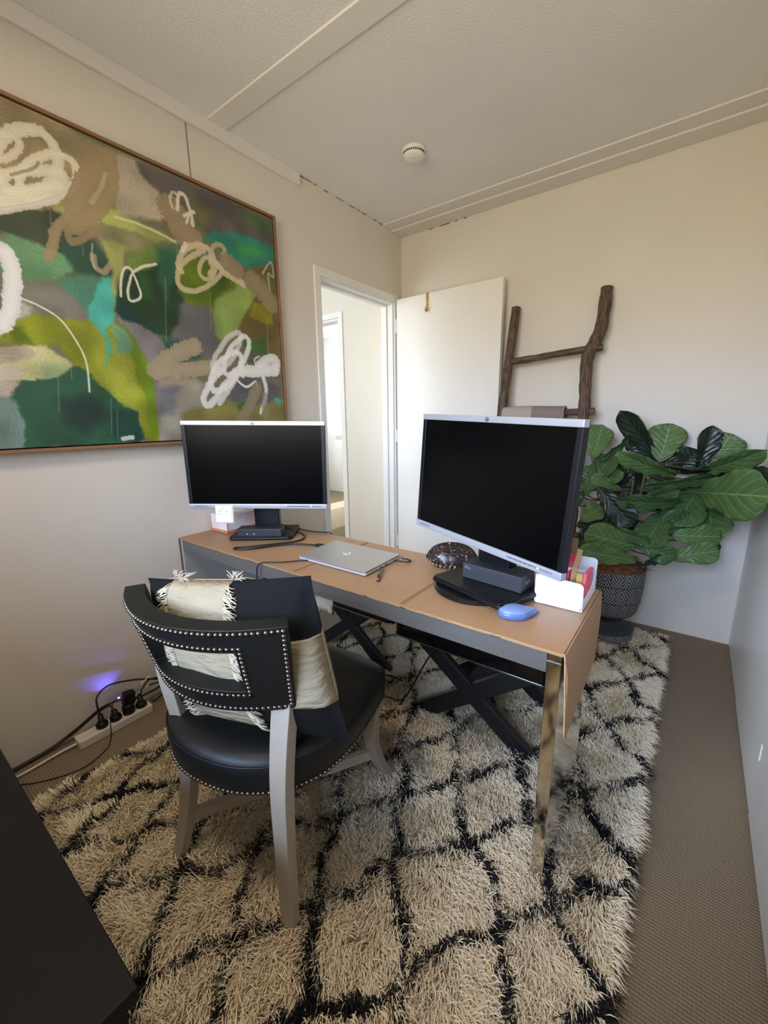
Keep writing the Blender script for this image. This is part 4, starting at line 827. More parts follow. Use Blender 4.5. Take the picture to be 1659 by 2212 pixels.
q = MB().box((-0.006, -0.002, 0), (0.006, 0.002, 0.100)).box((-0.006, -0.002, 0.012), (0.006, 0.012, 0.016)).build('clothes_peg', mat('pale_wood', (206, 168, 116), 0.6), None, bevel=0.0008); q.location = (1.561, -1.498, gz); q.rotation_euler = (-0.1, 0.14, 0.5); tag(q, 'second pale wooden stick beside the pink pad in the organiser', 'stick')
q = MB().box((-0.008, -0.0015, 0), (0.008, 0.0015, 0.150)).build('cardboard_strip', mat('brown_card', (150, 122, 92), 0.8), None); q.location = (1.540, -1.385, gz); q.rotation_euler = (0, 0.03, 0.2); tag(q, 'tall brown card strip at the back of the organiser', 'card')

# ------------------------------------------------------------------ tortoise shell, driftwood, metal charm
sh = empty('tortoise_shell', (1.160, -1.405, 0.6815), 'dark brown tortoise shell resting on the desk beside the right monitor', 'shell', rz=0.55)
m_shell = bpy.data.materials.new('shell'); m_shell.use_nodes = True; N = m_shell.node_tree.nodes; Lk = m_shell.node_tree.links; bn = N['Principled BSDF']; bn.inputs['Roughness'].default_value = 0.32
tc = N.new('ShaderNodeTexCoord'); vo = N.new('ShaderNodeTexVoronoi'); vo.inputs['Scale'].default_value = 17; vo.feature = 'DISTANCE_TO_EDGE'; Lk.new(tc.outputs['Object'], vo.inputs['Vector'])
rp_ = N.new('ShaderNodeValToRGB'); rp_.color_ramp.elements[0].position = 0.0; rp_.color_ramp.elements[0].color = lin((70, 52, 44)); rp_.color_ramp.elements[1].position = 0.05; rp_.color_ramp.elements[1].color = lin((40, 28, 25)); Lk.new(vo.outputs['Distance'], rp_.inputs[0])
ns = N.new('ShaderNodeTexNoise'); ns.inputs['Scale'].default_value = 150; Lk.new(tc.outputs['Object'], ns.inputs['Vector']); mxn = N.new('ShaderNodeMix'); mxn.data_type = 'RGBA'; mxn.blend_type = 'MIX'
r2 = N.new('ShaderNodeValToRGB'); r2.color_ramp.elements[0].position = 0.62; r2.color_ramp.elements[0].color = (0, 0, 0, 1); r2.color_ramp.elements[1].position = 0.72; Lk.new(ns.outputs['Fac'], r2.inputs[0]); Lk.new(r2.outputs[0], mxn.inputs[0]); Lk.new(rp_.outputs[0], mxn.inputs[6]); mxn.inputs[7].default_value = lin((188, 172, 160)); Lk.new(mxn.outputs[2], bn.inputs['Base Color'])
bp = N.new('ShaderNodeBump'); bp.inputs['Strength'].default_value = .6; bp.inputs['Distance'].default_value = .004; Lk.new(vo.outputs['Distance'], bp.inputs['Height']); Lk.new(bp.outputs[0], bn.inputs['Normal'])
v = []; f = []; NL, NT = 44, 12
for j in range(NT+1):
    t = j/NT
    for i in range(NL):
        a = 2*PI*i/NL; rr_ = math.sin(t*PI/2)**0.85; lip = 1+0.05*math.sin(a*9)*(t > .85)
        z = 0.060*math.cos(t*PI/2)**0.9+0.010*math.exp(-((math.sin(a)*rr_)/0.12)**2)*(1-t)+0.012+0.010*(math.cos(a) < -0.3)*t
        v.append((0.088*rr_*math.cos(a)*lip, 0.060*rr_*math.sin(a)*lip, z))
for j in range(NT):
    for i in range(NL): f.append((j*NL+i, j*NL+(i+1) % NL, (j+1)*NL+(i+1) % NL, (j+1)*NL+i))
o = MB().add(v, f).build('carapace', m_shell, sh, smooth=True); so = o.modifiers.new('solid', 'SOLIDIFY'); so.thickness = 0.004
m_rim = mat('shell_rim', (150, 122, 92), 0.6, noise=0.7, nscale=60)
v = []; f = []
for j in range(5):
    t = j/4
    for i in range(NL): a = 2*PI*i/NL; v.append((0.066*(0.35+.65*t)*math.cos(a), 0.048*(0.35+.65*t)*math.sin(a), 0.0012+0.010*t*t+0.002*math.sin(a*8)*t))
for j in range(4):
    for i in range(NL): f.append((j*NL+i, j*NL+(i+1) % NL, (j+1)*NL+(i+1) % NL, (j+1)*NL+i))
f.append(tuple(range(NL))); o = MB().add(v, f).build('plastron', m_rim, sh, smooth=True)
q = MB()
for k in range(11): a = -2.6+2.2*k/10; q.tube([(0.074*math.cos(a), 0.054*math.sin(a), 0.006), (0.078*math.cos(a), 0.057*math.sin(a), 0.016)], [0.006, 0.004], 6)
q.build('rim_scutes', m_rim, sh, smooth=True)
dw = empty('driftwood', (1.292, -1.400, 0.6815), 'pale grey driftwood piece behind the right monitor foot', 'driftwood')
m_dw = mat('driftwood_bark', (150, 128, 98), 0.8, noise=0.5, nscale=40, stretch=(1, 1, .3)); 
MB().tube(spline([(-0.03, 0, 0.0), (-0.026, 0.002, 0.04), (-0.03, 0.004, 0.095)], 5), [0.011]*6+[0.008]*5, 10).build('branch', m_dw, dw, smooth=True)
MB().tube(spline([(0.0, 0, 0.0), (0.010, 0.0, 0.025), (0.016, 0.004, 0.070)], 5), [0.010]*6+[0.006]*5, 10).build('branch', mat('driftwood_pale', (204, 192, 166), 0.7, noise=.3, nscale=50), dw, smooth=True)
ch_ = empty('metal_charm', (1.022, -1.640, 0.6815), 'small twisted dark metal charm lying in front of the laptop', 'charm')
m_ch = mat('dull_silver', (120, 112, 104), 0.25, metal=0.9)
MB().tube(spline([(0.020, -0.034, 0.004), (0.010, -0.018, 0.007), (0.000, -0.002, 0.009), (-0.012, 0.018, 0.008), (-0.022, 0.034, 0.006)], 6), [0.006, 0.0055, 0.004, 0.003, 0.0025, 0.003, 0.004, 0.0055, 0.006, 0.0062, 0.006, 0.0055, 0.004, 0.003, 0.0025, 0.003, 0.0035, 0.003, 0.003, 0.0025, 0.0025, 0.0025, 0.0025, 0.0025, 0.0025], 8).build('shaft', m_ch, ch_, smooth=True)
MB().tube([(-0.024+0.007*math.cos(a), 0.040+0.007*math.sin(a), 0.006) for a in [k*0.55-1.8 for k in range(9)]], 0.0022, 6).build('curl', m_ch, ch_, smooth=True)
# ------------------------------------------------------------------ chair
ch = empty('dining_chair', (0.99, -2.22, 0.012), 'black leather chair with nailhead trim, open curved back and pale grey legs', 'chair', rz=0.1966)
m_cl = mat('black_leather', (19, 19, 17), 0.46, noise=0.18, nscale=7, bump=0.18, bscale=240, bdist=0.001, spec=0.33)
m_leg = mat('pale_grey_paint', (160, 150, 134), 0.45, noise=0.04, nscale=8)
m_nail = mat('nickel_nailhead', (112, 104, 94), 0.30, metal=1.0)
CB = dict(T=(0.235, -0.016, 0.094, 0.799), B=(0.208, 0.024, 0.077, 0.589)); CXO = 0.0065
def back_pt(a, t, off=0.0):
    hw, y, s, z = [CB['B'][i]*(1-t)+CB['T'][i]*t for i in range(4)]
    def P(a_): return Vector((CXO+hw*a_, y-s*(1-a_*a_), z))
    p = P(a)
    if off:
        tg = (P(a+0.01)-P(a-0.01)); nrm = Vector((-tg.y, tg.x, 0)).normalized(); p = p+nrm*off
    return p
HA, HT0, HT1 = 0.62, 0.27, 0.74
aL = sorted(set([round(v, 4) for v in np.linspace(-1, 1, 41)]+[-HA, HA])); tL = sorted(set([round(v, 4) for v in np.linspace(0, 1, 13)]+[HT0, HT1]))
v = []; f = []; na = len(aL)
TH = 0.042
for off in (0.0, TH):
    for t in tL:
        for a in aL:
            e = 1-abs(a); 
            v.append(back_pt(a, t, off))
def hole(i, j): return -HA-1e-6 < (aL[i]+aL[i+1])/2 < HA+1e-6 and HT0 < (tL[j]+tL[j+1])/2 < HT1
n1 = na*len(tL)
edge = {}
for j in range(len(tL)-1):
    for i in range(na-1):
        if hole(i, j): continue
        a = j*na+i; q = (a, a+1, a+na+1, a+na); f.append(q); f.append(tuple(n1+k for k in reversed(q)))
        for k in range(4):
            e = (q[k], q[(k+1) % 4]); r_e = (e[1], e[0])
            if r_e in edge: del edge[r_e]
            else: edge[e] = 1
for e in edge: f.append((e[1], e[0], n1+e[0], n1+e[1]))
MB().add(v, f).build('backrest', m_cl, ch, bevel=0.009, seg=3)
# seat
half = [(0.0, -0.052), (0.05, -0.049), (0.10, -0.037), (0.155, -0.010), (0.200, 0.030), (0.235, 0.088), (0.250, 0.160), (0.252, 0.24), (0.246, 0.32), (0.238, 0.385), (0.215, 0.412), (0.15, 0.432), (0.07, 0.443)]
full = half+[(0.0, 0.446)]+[(-x_, y_) for x_, y_ in reversed(half[1:])]
ring = [Vector((p.x, p.y, 0)) for p in spline([(x_, y_, 0) for x_, y_ in full]+[(full[0][0], full[0][1], 0)], 5)][:-1]
cen = Vector((0, 0.19, 0)); v = []; f = []; n = len(ring)
lv = [(0.385, 0.93), (0.388, 0.985), (0.395, 1.0), (0.42, 1.018), (0.445, 1.02), (0.463, 1.01), (0.476, 0.975), (0.484, 0.92), (0.490, 0.80), (0.495, 0.6), (0.498, 0.35), (0.499, 0.1)]
for z, s in lv:
    for p in ring: q = cen+(p-cen)*s; v.append((q.x, q.y, z-0.012))
for j in range(len(lv)-1):
    for i in range(n): f.append((j*n+i, j*n+(i+1) % n, (j+1)*n+(i+1) % n, (j+1)*n+i))
f += [tuple(reversed(range(n))), tuple((len(lv)-1)*n+i for i in range(n))]
st_ = MB().add(v, f).build('seat', m_cl, ch, smooth=True)
q = MB().tube([cen+(p-cen)*1.012+Vector((0, 0, 0.452)) for p in ring]+[cen+(ring[0]-cen)*1.012+Vector((0, 0, 0.452))], 0.0022, 6); q.build('seat_piping', m_cl, ch, smooth=True)
def leg(path, secs, name='leg'):
    v = []; f = []
    for (x_, y_, z_), (a, b_) in zip(path, secs):
        v += [(x_-a/2, y_-b_/2, z_), (x_+a/2, y_-b_/2, z_), (x_+a/2, y_+b_/2, z_), (x_-a/2, y_+b_/2, z_)]
    for k in range(len(path)-1): f += [(4*k+i, 4*k+(i+1) % 4, 4*k+4+(i+1) % 4, 4*k+4+i) for i in range(4)]
    f += [(3, 2, 1, 0), tuple(4*(len(path)-1)+i for i in range(4))]
    return MB().add(v, f).build(name, m_leg, ch, bevel=0.0025)
for P in ([(.186, -.014, 0), (.183, -.011, .12), (.183, -.009, .25), (.184, -.005, .40), (.183, .009, .50), (.182, .027, .585), (.182, .030, .604)], [(-.188, -.024, 0), (-.166, .002, .12), (-.148, .018, .25), (-.142, .023, .35), (-.144, .020, .45), (-.152, .012, .55), (-.158, .010, .625)]):
    P = spline(P, 4); leg([tuple(p) for p in P], [(0.029+0.019*min(1, p.z/.6), 0.028+0.006*min(1, p.z/.6)) for p in P])
for sx_ in (1, -1):
    path = [(p.x, p.y, p.z) for p in spline([(sx_*0.232, 0.492, 0.0), (sx_*0.214, 0.452, 0.050), (sx_*0.196, 0.418, 0.12), (sx_*0.188, 0.400, 0.20), (sx_*0.196, 0.385, 0.29), (sx_*0.214, 0.375, 0.384)], 4)]
    secs = [(0.026+0.016*(k/(len(path)-1))**1.2, 0.028+0.014*k/(len(path)-1)) for k in range(len(path))]
    leg(path, secs)
    pa, pb = Vector((-sx_*0.166, 0.012, 0.148)), Vector((sx_*0.190, 0.408, 0.148)); d_ = (pb-pa).normalized(); sd2 = Vector((d_.y, -d_.x, 0))
    v = []
    for p in (pa, pb):
        for s_, z_ in ((-1, -1), (1, -1), (1, 1), (-1, 1)): v.append(tuple(p+sd2*0.010*s_+Vector((0, 0, 0.016*z_))))
    MB().add(v, [(3, 2, 1, 0), (4, 5, 6, 7)]+[(i, (i+1) % 4, 4+(i+1) % 4, 4+i) for i in range(4)]).build('stretcher', m_leg, ch, bevel=0.002)
# nailheads
def nail_mesh():
    me = bpy.data.meshes.new('nailhead'); r0 = 0.0047; vs = [(0, 0, 0.0034)]; fs = []
    for k, (rr_, z) in enumerate(((0.55, 0.0028), (0.88, 0.0014), (1.0, 0.0))):
        for i in range(10): a = 2*PI*i/10; vs.append((r0*rr_*math.cos(a), r0*rr_*math.sin(a), z))
    fs += [(0, 1+i, 1+(i+1) % 10) for i in range(10)]
    for k in range(2): fs += [(1+k*10+i, 11+k*10+i, 11+k*10+(i+1) % 10, 1+k*10+(i+1) % 10) for i in range(10)]
    me.from_pydata(vs, [], fs); me.materials.append(m_nail); me.polygons.foreach_set('use_smooth', [True]*len(fs)); return me
nm = nail_mesh(); nails = []
def along(pts, step):
    d = 0; out = [pts[0]]; acc = 0
    for a, c in zip(pts, pts[1:]):
        L = (c-a).length; t = step-acc
        while t <= L: out.append(a.lerp(c, t/L)); t += step
        acc = (acc+L) % step if L else acc
        acc = L-(t-step)
    return out
def nrow(fn, step=0.0112):
    P = [fn(k/200) for k in range(201)]
    for p in along(P, step): nails.append(p)
def onb(a, t):
    p = back_pt(a, t, -0.0008); c = back_pt(a, t, TH); n_ = (p-c).normalized(); return (p, n_)
class NP(Vector): pass
rows = [lambda k: (-0.965+1.93*k, 0.955), lambda k: (0.965, 0.955-0.91*k), lambda k: (0.965-1.93*k, 0.045), lambda k: (-0.965, 0.045+0.91*k),
        lambda k: (HA+0.035, HT1+0.05-(HT1-HT0+0.10)*k), lambda k: (HA+0.035-2*(HA+0.035)*k, HT0-0.05), lambda k: (-HA-0.035+2*(HA+0.035)*k, HT1+0.05), lambda k: (-HA-0.035, HT0-0.05+(HT1-HT0+0.10)*k)]
spots = []
for fn in rows:
    P = [back_pt(*fn(k/200)) for k in range(201)]; T_ = [fn(k/200) for k in range(201)]; acc = 0.0; last = -1
    for k in range(201):
        if k: acc += (P[k]-P[k-1]).length
        if int(acc/0.0112) != last: last = int(acc/0.0112); p, n_ = onb(*T_[k]); spots.append((p, n_))
spots_seat = []; acc = 0; last = -1; prev = None
for i in range(len(ring)*6):
    k = i/6; a = ring[int(k) % n]; c = ring[(int(k)+1) % n]; p = a.lerp(c, k-int(k)); p = cen+(p-cen)*1.006
    if prev is not None: acc += (p-prev).length
    if int(acc/0.0115) != last: last = int(acc/0.0115); n_ = (p-cen).normalized(); spots_seat.append((Vector((p.x, p.y, 0.386))+n_*0.001, n_))
    prev = p
cvw = ch.matrix_world.copy(); bpy.context.view_layer.update(); cam_l = ch.matrix_world.inverted() @ Vector(cam.location if cam.location.length else M.translation)
cam_l = ch.matrix_world.inverted() @ M.translation
allsp = spots+spots_seat
def score(s): p, n_ = s; d_ = cam_l-p; return max(0.0, n_.dot(d_.normalized()))/d_.length_squared
vis = sorted(allsp, key=score, reverse=True)
for k, (p, n_) in enumerate(vis[:100]):
    o = bpy.data.objects.new('nailhead', nm); COL.objects.link(o); o.parent = ch; o.matrix_local = Matrix.Translation(p) @ n_.to_track_quat('Z', 'Y').to_matrix().to_4x4()
b = MB()
for p, n_ in vis[100:]:
    mx = Matrix.Translation(p) @ n_.to_track_quat('Z', 'Y').to_matrix().to_4x4(); b.add([mx @ vv_.co for vv_ in nm.vertices], [tuple(q.vertices) for q in nm.polygons])
o = obj('nailheads', b.v, b.f, m_nail, ch, True, True); o['kind'] = 'stuff'

# ------------------------------------------------------------------ cushion
cm = ch.matrix_world
def W_(x_, y_, z_): return cm @ Vector((x_, y_, z_))
cTL, cTR, cBR, cBL = Vector((-0.195, 0.020, 0.812)), Vector((0.222, 0.088, 0.858)), Vector((0.305, 0.085, 0.492)), Vector((-0.125, 0.015, 0.492))
cu = empty('cushion', (0.99, -2.12, 0.50), 'black square cushion with fringed cream linen bands, propped on the black chair', 'cushion')
def cush(u, v_, side, off=0.0):
    # side +1: face towards the backrest (seen through it), -1: face towards the desk
    pinch = 0.045; uu = u; vv_ = v_
    eu = 4*u*(1-u); ev = 4*v_*(1-v_)
    cx2 = 0.5+(u-0.5)*(1-pinch*ev*(1) )
    cy2 = 0.5+(v_-0.5)*(1-pinch*eu*(1))
    p = (cBL*(1-cx2)+cBR*cx2)*(1-cy2)+(cTL*(1-cx2)+cTR*cx2)*cy2
    th = 0.086*(max(eu, 0)**0.42)*(max(ev, 0)**0.42)
    th *= 1+0.05*math.sin(u*23+v_*7)*eu*ev
    nrm = (cTR-cTL).cross(cBL-cTL).normalized()      # points to -y or +y
    if nrm.y > 0: nrm = -nrm
    # keep the rear face inside the curve of the backrest
    return p+nrm*side*(th*(0.80 if side > 0 else 1.0)+off)
m_cb = mat('black_cotton', (12, 11, 11), 0.9, noise=0.15, nscale=60, bump=0.25, bscale=500, bdist=0.001, spec=0.2)
m_cr = mat('cream_linen', (152, 140, 114), 0.9, noise=0.10, nscale=14, bump=0.8, bscale=22, bdist=0.012, spec=0.2, stretch=(1, 1, 3.0))
def cface(u0, u1, v0, v1, side, off, nu, nv):
    v = []; f = []
    for j in range(nv+1):
        for i in range(nu+1): v.append(cush(u0+(u1-u0)*i/nu, v0+(v1-v0)*j/nv, side, off))
    for j in range(nv):
        for i in range(nu):
            a = j*(nu+1)+i; q = (a, a+1, a+nu+2, a+nu+1); f.append(q if side > 0 else q[::-1])
    return v, f
def toW(b): b.v = [tuple(cm @ Vector(p)-cu.location) for p in b.v]; return b
b = MB(); b.add(*cface(0, 1, 0, 1, 1, 0, 30, 30)); b.add(*cface(0, 1, 0, 1, -1, 0, 30, 30))
cb_ = toW(b).build('cover', m_cb, cu, smooth=True)
bm = bmesh.new(); bm.from_mesh(cb_.data); bmesh.ops.remove_doubles(bm, verts=bm.verts, dist=0.0008); bm.to_mesh(cb_.data); bm.free()
VB = (0.185, 0.560); HB = (0.255, 0.665)
for nm_, (u0, u1, v0, v1) in (('vertical_band', (VB[0], VB[1], -0.0, 1.0)), ('horizontal_band', (0.0, 1.0, HB[0], HB[1]))):
    b = MB()
    for side in (1, -1): b.add(*cface(u0, u1, v0, v1, side, 0.0022 if nm_ == 'vertical_band' else 0.0012, 24, 30))
    o = toW(b).build(nm_, m_cr, cu, smooth=True); so = o.modifiers.new('solid', 'SOLIDIFY'); so.thickness = 0.0028; so.offset = 1 if nm_ == 'vertical_band' else 1
    so.offset = 0
# raised hems
b = MB(); rr = random.Random(9)
for side in (1, -1):
    for ue, sg in ((VB[0], -1), (VB[1], 1)):
        for k in range(190):
            v_ = rr.uniform(0.0, 1.0); 
            L = rr.uniform(0.035, 0.085); drop = rr.uniform(-.02, 0.075)
            pts = [cush(ue-sg*0.006, v_, side, 0.004)]
            for t in (0.33, 0.66, 1.0):
                uu = min(max(ue+sg*L*t, 0.0), 1.0); p = cush(uu, min(max(v_-drop*t, 0.0), 1.0), side, 0.005+0.006*math.sin(t*2.5)*rr.random()); p.z -= 0.004*t; pts.append(p)
            b.tube(pts, [0.0011, 0.0013, 0.0012, 0.0007], 4)
# loose tufts standing up at the top edge
for ue, sg in ((VB[0]+0.01, -1), (VB[1], 1)):
    for k in range(26):
        p0 = cush(ue+rr.uniform(-.01, .03), 1.0, 1, 0.002); d_ = Vector((sg*-0.010+rr.uniform(-.035, .02) if sg < 0 else rr.uniform(-.02, .02), rr.uniform(-.01, .01), rr.uniform(.006, .026)))
        if sg < 0: d_ = Vector((rr.uniform(-.02, .055), rr.uniform(-.01, .01), rr.uniform(.004, .030)))
        b.tube([p0, p0+d_*0.6, p0+d_+Vector((rr.uniform(-.008, .008), 0, -0.004))], [0.0012, 0.0013, 0.0006], 4)
o = toW(b).build('fringe', mat('cream_thread', (184, 171, 144), 0.9), cu, smooth=True); o['kind'] = 'stuff'

# ------------------------------------------------------------------ dark sideboard in the left foreground
sb_ = empty('sideboard', (0.66, -2.78, 0.0), 'low black-brown cabinet in the dark left foreground', 'cabinet')
m_sb = mat('black_brown_wood', (20, 17, 16), 0.5, spec=0.15, noise=0.25, nscale=14, stretch=(1, 14, 14), bump=0.05, bscale=120, bdist=0.001)
q = MB().box((0.012-0.66, -3.05+2.78, 0.478), (1.317-0.66, -2.530+2.78, 0.500)); q.build('top', m_sb, sb_, bevel=0.0015)
q = MB().box((0.03-0.66, -3.03+2.78, 0.07), (1.290-0.66, -2.555+2.78, 0.478)); q.build('body', m_sb, sb_, bevel=0.001)
for k in range(3):
    xa = 0.035+0.419*k-0.66; dd = MB().box((xa, 0.225, 0.085), (xa+0.413, 0.2405, 0.470)).build('door', m_sb, sb_, bevel=0.001)
    MB().box((xa+0.19, 0.2405, 0.44), (xa+0.225, 0.249, 0.448)).build('handle', m_steel, dd, bevel=0.001)
for xx in (0.06, 1.26):
    for yy in (-3.0, -2.585): MB().box((xx-0.66-0.02, yy+2.78-0.02, 0.014), (xx-0.66+0.02, yy+2.78+0.02, 0.07)).build('foot', m_sb, sb_)
del xx, yy

# ------------------------------------------------------------------ power strip, plugs, cables
ps = empty('power_strip', (0.078, -2.145, 0.0), 'white four-socket power strip lying on the carpet against the left wall', 'power strip', rz=0.0)
m_ps = mat('power_strip_white', (216, 208, 196), 0.45)
MB().prism(rrect(0.056, 0.262, 0.006), 0.001, 0.034).build('casing', m_ps, ps, bevel=0.003)
for k in range(4):
    yk = -0.045+0.048*k
    s_ = MB().lathe([(0.0, 0), (0.0205, 0), (0.0205, 0.0012), (0.0185, 0.0012), (0.0185, -0.0), (0, 0)], 28, (0, yk, 0.034), cap=False).build('socket', m_ps, ps)
MB().box((-0.008, -0.108, 0.033), (0.008, -0.080, 0.0385)).build('switch', m_ps, ps, bevel=0.002)
def plug(y, h, kind, label, dx=0.0):
    e = empty('plug', (0.078+dx, y, 0.0355), label, 'plug')
    prof = {'round': [(0, 0), (0.0205, 0), (0.021, 0.012), (0.017, 0.018), (0.011, 0.022), (0.009, h), (0, h)], 'block': [(0, 0), (0.0215, 0), (0.022, 0.004), (0.022, h-.006), (0.018, h), (0, h)]}[kind]
    MB().lathe(prof, 28, cap=False).build('body', m_black, e, smooth=True)
    return e
plug(-2.190, 0.050, 'round', 'round black plug nearest the strip switch'); plug(-2.142, 0.040, 'round', 'second black plug from the strip switch')
pb = plug(-2.094, 0.040, 'block', 'black phone charger with a glowing blue light in the strip')
MB().prism(rrect(0.034, 0.040, 0.006), 0.038, 0.088, Matrix.Translation((-0.002, -0.004, 0)) @ Matrix.Rotation(-0.18, 4, 'X')).build('charger_block', m_black, pb, bevel=0.003)
led = MB().lathe([(0, 0), (0.0035, 0), (0.003, 0.0025), (0, 0.003)], 12, cap=False).build('led', mat('blue_led', (90, 110, 255), 0.3, emit=(70, 80, 255), estr=40), pb); led.location = (-0.002, -0.026, 0.080)
lp_ = bpy.data.lights.new('led_glow', 'SPOT'); lp_.energy = 0.26; lp_.color = (0.16, 0.14, 1.0); lp_.shadow_soft_size = 0.002; lp_.spot_size = 1.9; lp_.spot_blend = 0.8
lo = bpy.data.objects.new('led_glow', lp_); COL.objects.link(lo); lo.location = (0.055, -2.128, 0.128); lo.rotation_euler = Vector((-0.05, -0.010, 0.070)).to_track_quat('-Z', 'Y').to_euler()
plug(-2.046, 0.048, 'round', 'round black plug at the far end of the strip')
G = 'cables along the left wall'
cable('cable', [(0.078, -2.190, 0.085), (0.070, -2.192, 0.120), (0.050, -2.180, 0.150), (0.035, -2.13, 0.163), (0.035, -2.05, 0.140), (0.045, -1.98, 0.110), (0.055, -1.93, 0.085), (0.06, -1.86, 0.06), (0.10, -1.7, 0.01)], 0.0036, m_cable, 'black cable arching high over the plugs against the wall')
cable('cable', [(0.078, -2.046, 0.082), (0.072, -2.03, 0.105), (0.05, -1.99, 0.115), (0.05, -1.93, 0.09), (0.09, -1.87, 0.05), (0.14, -1.80, 0.010)], 0.0034, m_cable, 'black cable rising from the plug at the far end of the strip')
cable('cable', [(0.078, -2.142, 0.074), (0.055, -2.150, 0.090), (0.040, -2.20, 0.070), (0.030, -2.28, 0.030), (0.025, -2.38, 0.010), (0.03, -2.50, 0.006)], 0.0036, m_cable, 'black cable running from the second plug back along the skirting')
cable('cable', [(0.02, -2.56, 0.006), (0.018, -2.36, 0.012), (0.022, -2.26, 0.040), (0.040, -2.17, 0.088), (0.065, -2.10, 0.095), (0.080, -2.05, 0.080), (0.06, -1.99, 0.065), (0.05, -1.90, 0.055), (0.12, -1.80, 0.01)], 0.0040, m_cable, 'thicker black cable lying over the strip behind the plugs')
cable('cable', [(0.045, -2.058, 0.050), (0.030, -2.01, 0.075), (0.050, -1.95, 0.080), (0.08, -1.90, 0.045), (0.13, -1.87, 0.006)], 0.0034, m_cable, 'black cable crossing low beside the end of the strip')
cable('cable', [(0.05, -1.99, 0.010), (0.07, -1.95, 0.030), (0.09, -1.90, 0.022), (0.16, -1.86, 0.005), (0.24, -1.80, 0.006)], 0.0036, m_cable, 'black cable lying flattest on the carpet past the strip')
cable('thin_cable', [(0.076, -2.128, 0.118), (0.092, -2.150, 0.108), (0.104, -2.168, 0.060), (0.112, -2.176, 0.010), (0.140, -2.190, 0.004), (0.175, -2.215, 0.004), (0.206, -2.290, 0.004), (0.185, -2.36, 0.004), (0.145, -2.42, 0.004), (0.10, -2.47, 0.004), (0.05, -2.58, 0.004)], 0.0017, m_cable, 'thin black cable from the blue-lit charger curving out over the carpet')
cable('white_cord', [(0.074, -2.272, 0.016), (0.068, -2.33, 0.012), (0.070, -2.41, 0.008), (0.066, -2.50, 0.006), (0.06, -2.60, 0.006)], 0.0046, m_ps, 'white cord leading out of the power strip towards the cabinet')
for (loc, rot, lab) in (((0.047, -2.006, 0.122), (0.3, -0.35, 0.1), 'white paper tag on the cable highest at the end of the strip'), ((0.062, -2.022, 0.093), (0.25, -0.2, 0.15), 'lower white paper tag right above the far plug')):
    q = MB().box((-0.006, -0.022, -0.0007), (0.006, 0.022, 0.0007)).build('cable_tag', mat('tag_paper', (222, 214, 200), 0.7), None, bevel=0.0003); q.location = loc; q.rotation_euler = rot; tag(q, lab, 'tag')
cable('floor_cable', [(0.72, -1.36, 0.05), (0.79, -1.325, 0.062), (0.87, -1.305, 0.055), (0.925, -1.35, 0.05), (0.955, -1.42, 0.050), (0.948, -1.49, 0.052), (0.86, -1.515, 0.05), (0.78, -1.50, 0.052), (0.72, -1.47, 0.05)], 0.0036, m_cable, 'black cable looped on the rug beside the right stool leg')
cable('floor_cable', [(0.80, -1.50, 0.052), (0.88, -1.435, 0.056), (0.96, -1.43, 0.07), (1.02, -1.435, 0.17), (1.06, -1.425, 0.26), (1.12, -1.43, 0.36), (1.20, -1.440, 0.40), (1.24, -1.46, 0.47)], 0.0032, m_cable, 'black cable rising from the rug up past the crossed legs')
q = oriented_box('power_adapter', (0.800, -1.440, 0.030), 0.4, (0.055, 0.10, 0.030), m_black, 'black power adapter lying on the rug next to the chair seat', 'power adapter', 0.004)

# ------------------------------------------------------------------ log ladder and blanket
la = empty('log_ladder', (1.05, -0.16, 0.0), 'rustic dark wooden log ladder leaning on the back wall', 'ladder')
m_log = mat('weathered_log', (112, 90, 70), 0.75, noise=0.0, col2=(58, 43, 33), nscale=26, stretch=(5, 5, .35), bump=0.6, bscale=45, bdist=0.004, detail=6)
m_logx = mat('weathered_log_rung', (112, 90, 70), 0.75, col2=(58, 43, 33), nscale=26, stretch=(.35, 5, 5), bump=0.6, bscale=45, bdist=0.004, detail=6)
def ly(z): return -0.042-(1.83-z)*0.155
def rail(pts, rad, name, m):
    P = spline(pts, 6); rr = [1.13*np.interp(i/(len(P)-1), np.linspace(0, 1, len(rad)), rad)*(1+0.05*math.sin(i*1.7)+0.03*math.sin(i*4.1)) for i in range(len(P))]
    b = MB().tube([p-la.location for p in P], rr, 16); return b.build(name, m, la, smooth=False, bevel=0.002)
rail([(0.792, ly(0.02), 0.02), (0.800, ly(0.5), 0.5), (0.812, ly(0.95), 0.95), (0.822, ly(1.19), 1.19), (0.834, ly(1.5), 1.5), (0.846, ly(1.806), 1.806)], [0.028, 0.026, 0.025, 0.0235, 0.0225, 0.0225], 'rail', m_log)
rail([(1.27, ly(0.02), 0.02), (1.285, ly(0.5), 0.5), (1.276, ly(0.9), 0.9), (1.284, ly(1.18), 1.18), (1.272, ly(1.36), 1.36), (1.268, ly(1.48), 1.48), (1.295, ly(1.56), 1.56), (1.318, ly(1.64), 1.64), (1.322, ly(1.83), 1.83)], [0.03, 0.029, 0.028, 0.026, 0.027, 0.028, 0.029, 0.028, 0.0265], 'rail', m_log)
for z0_, z1_, xe in ((1.497, 1.530, 1.335), (1.185, 1.200, 1.335), (0.85, 0.86, 1.33), (0.52, 0.53, 1.33), (0.22, 0.22, 1.32)):
    rail([(0.815, ly(z0_)+0.006, z0_), (0.98, ly(z0_)+0.002, z0_*.7+z1_*.3), (1.15, ly(z1_), z0_*.35+z1_*.65+.003), (xe, ly(z1_)+0.010, z1_+0.002)], [0.0185, 0.0165, 0.016, 0.0175], 'rung', m_logx)
yb_ = ly(1.19); v = []; f = []; NU, NV = 34, 40
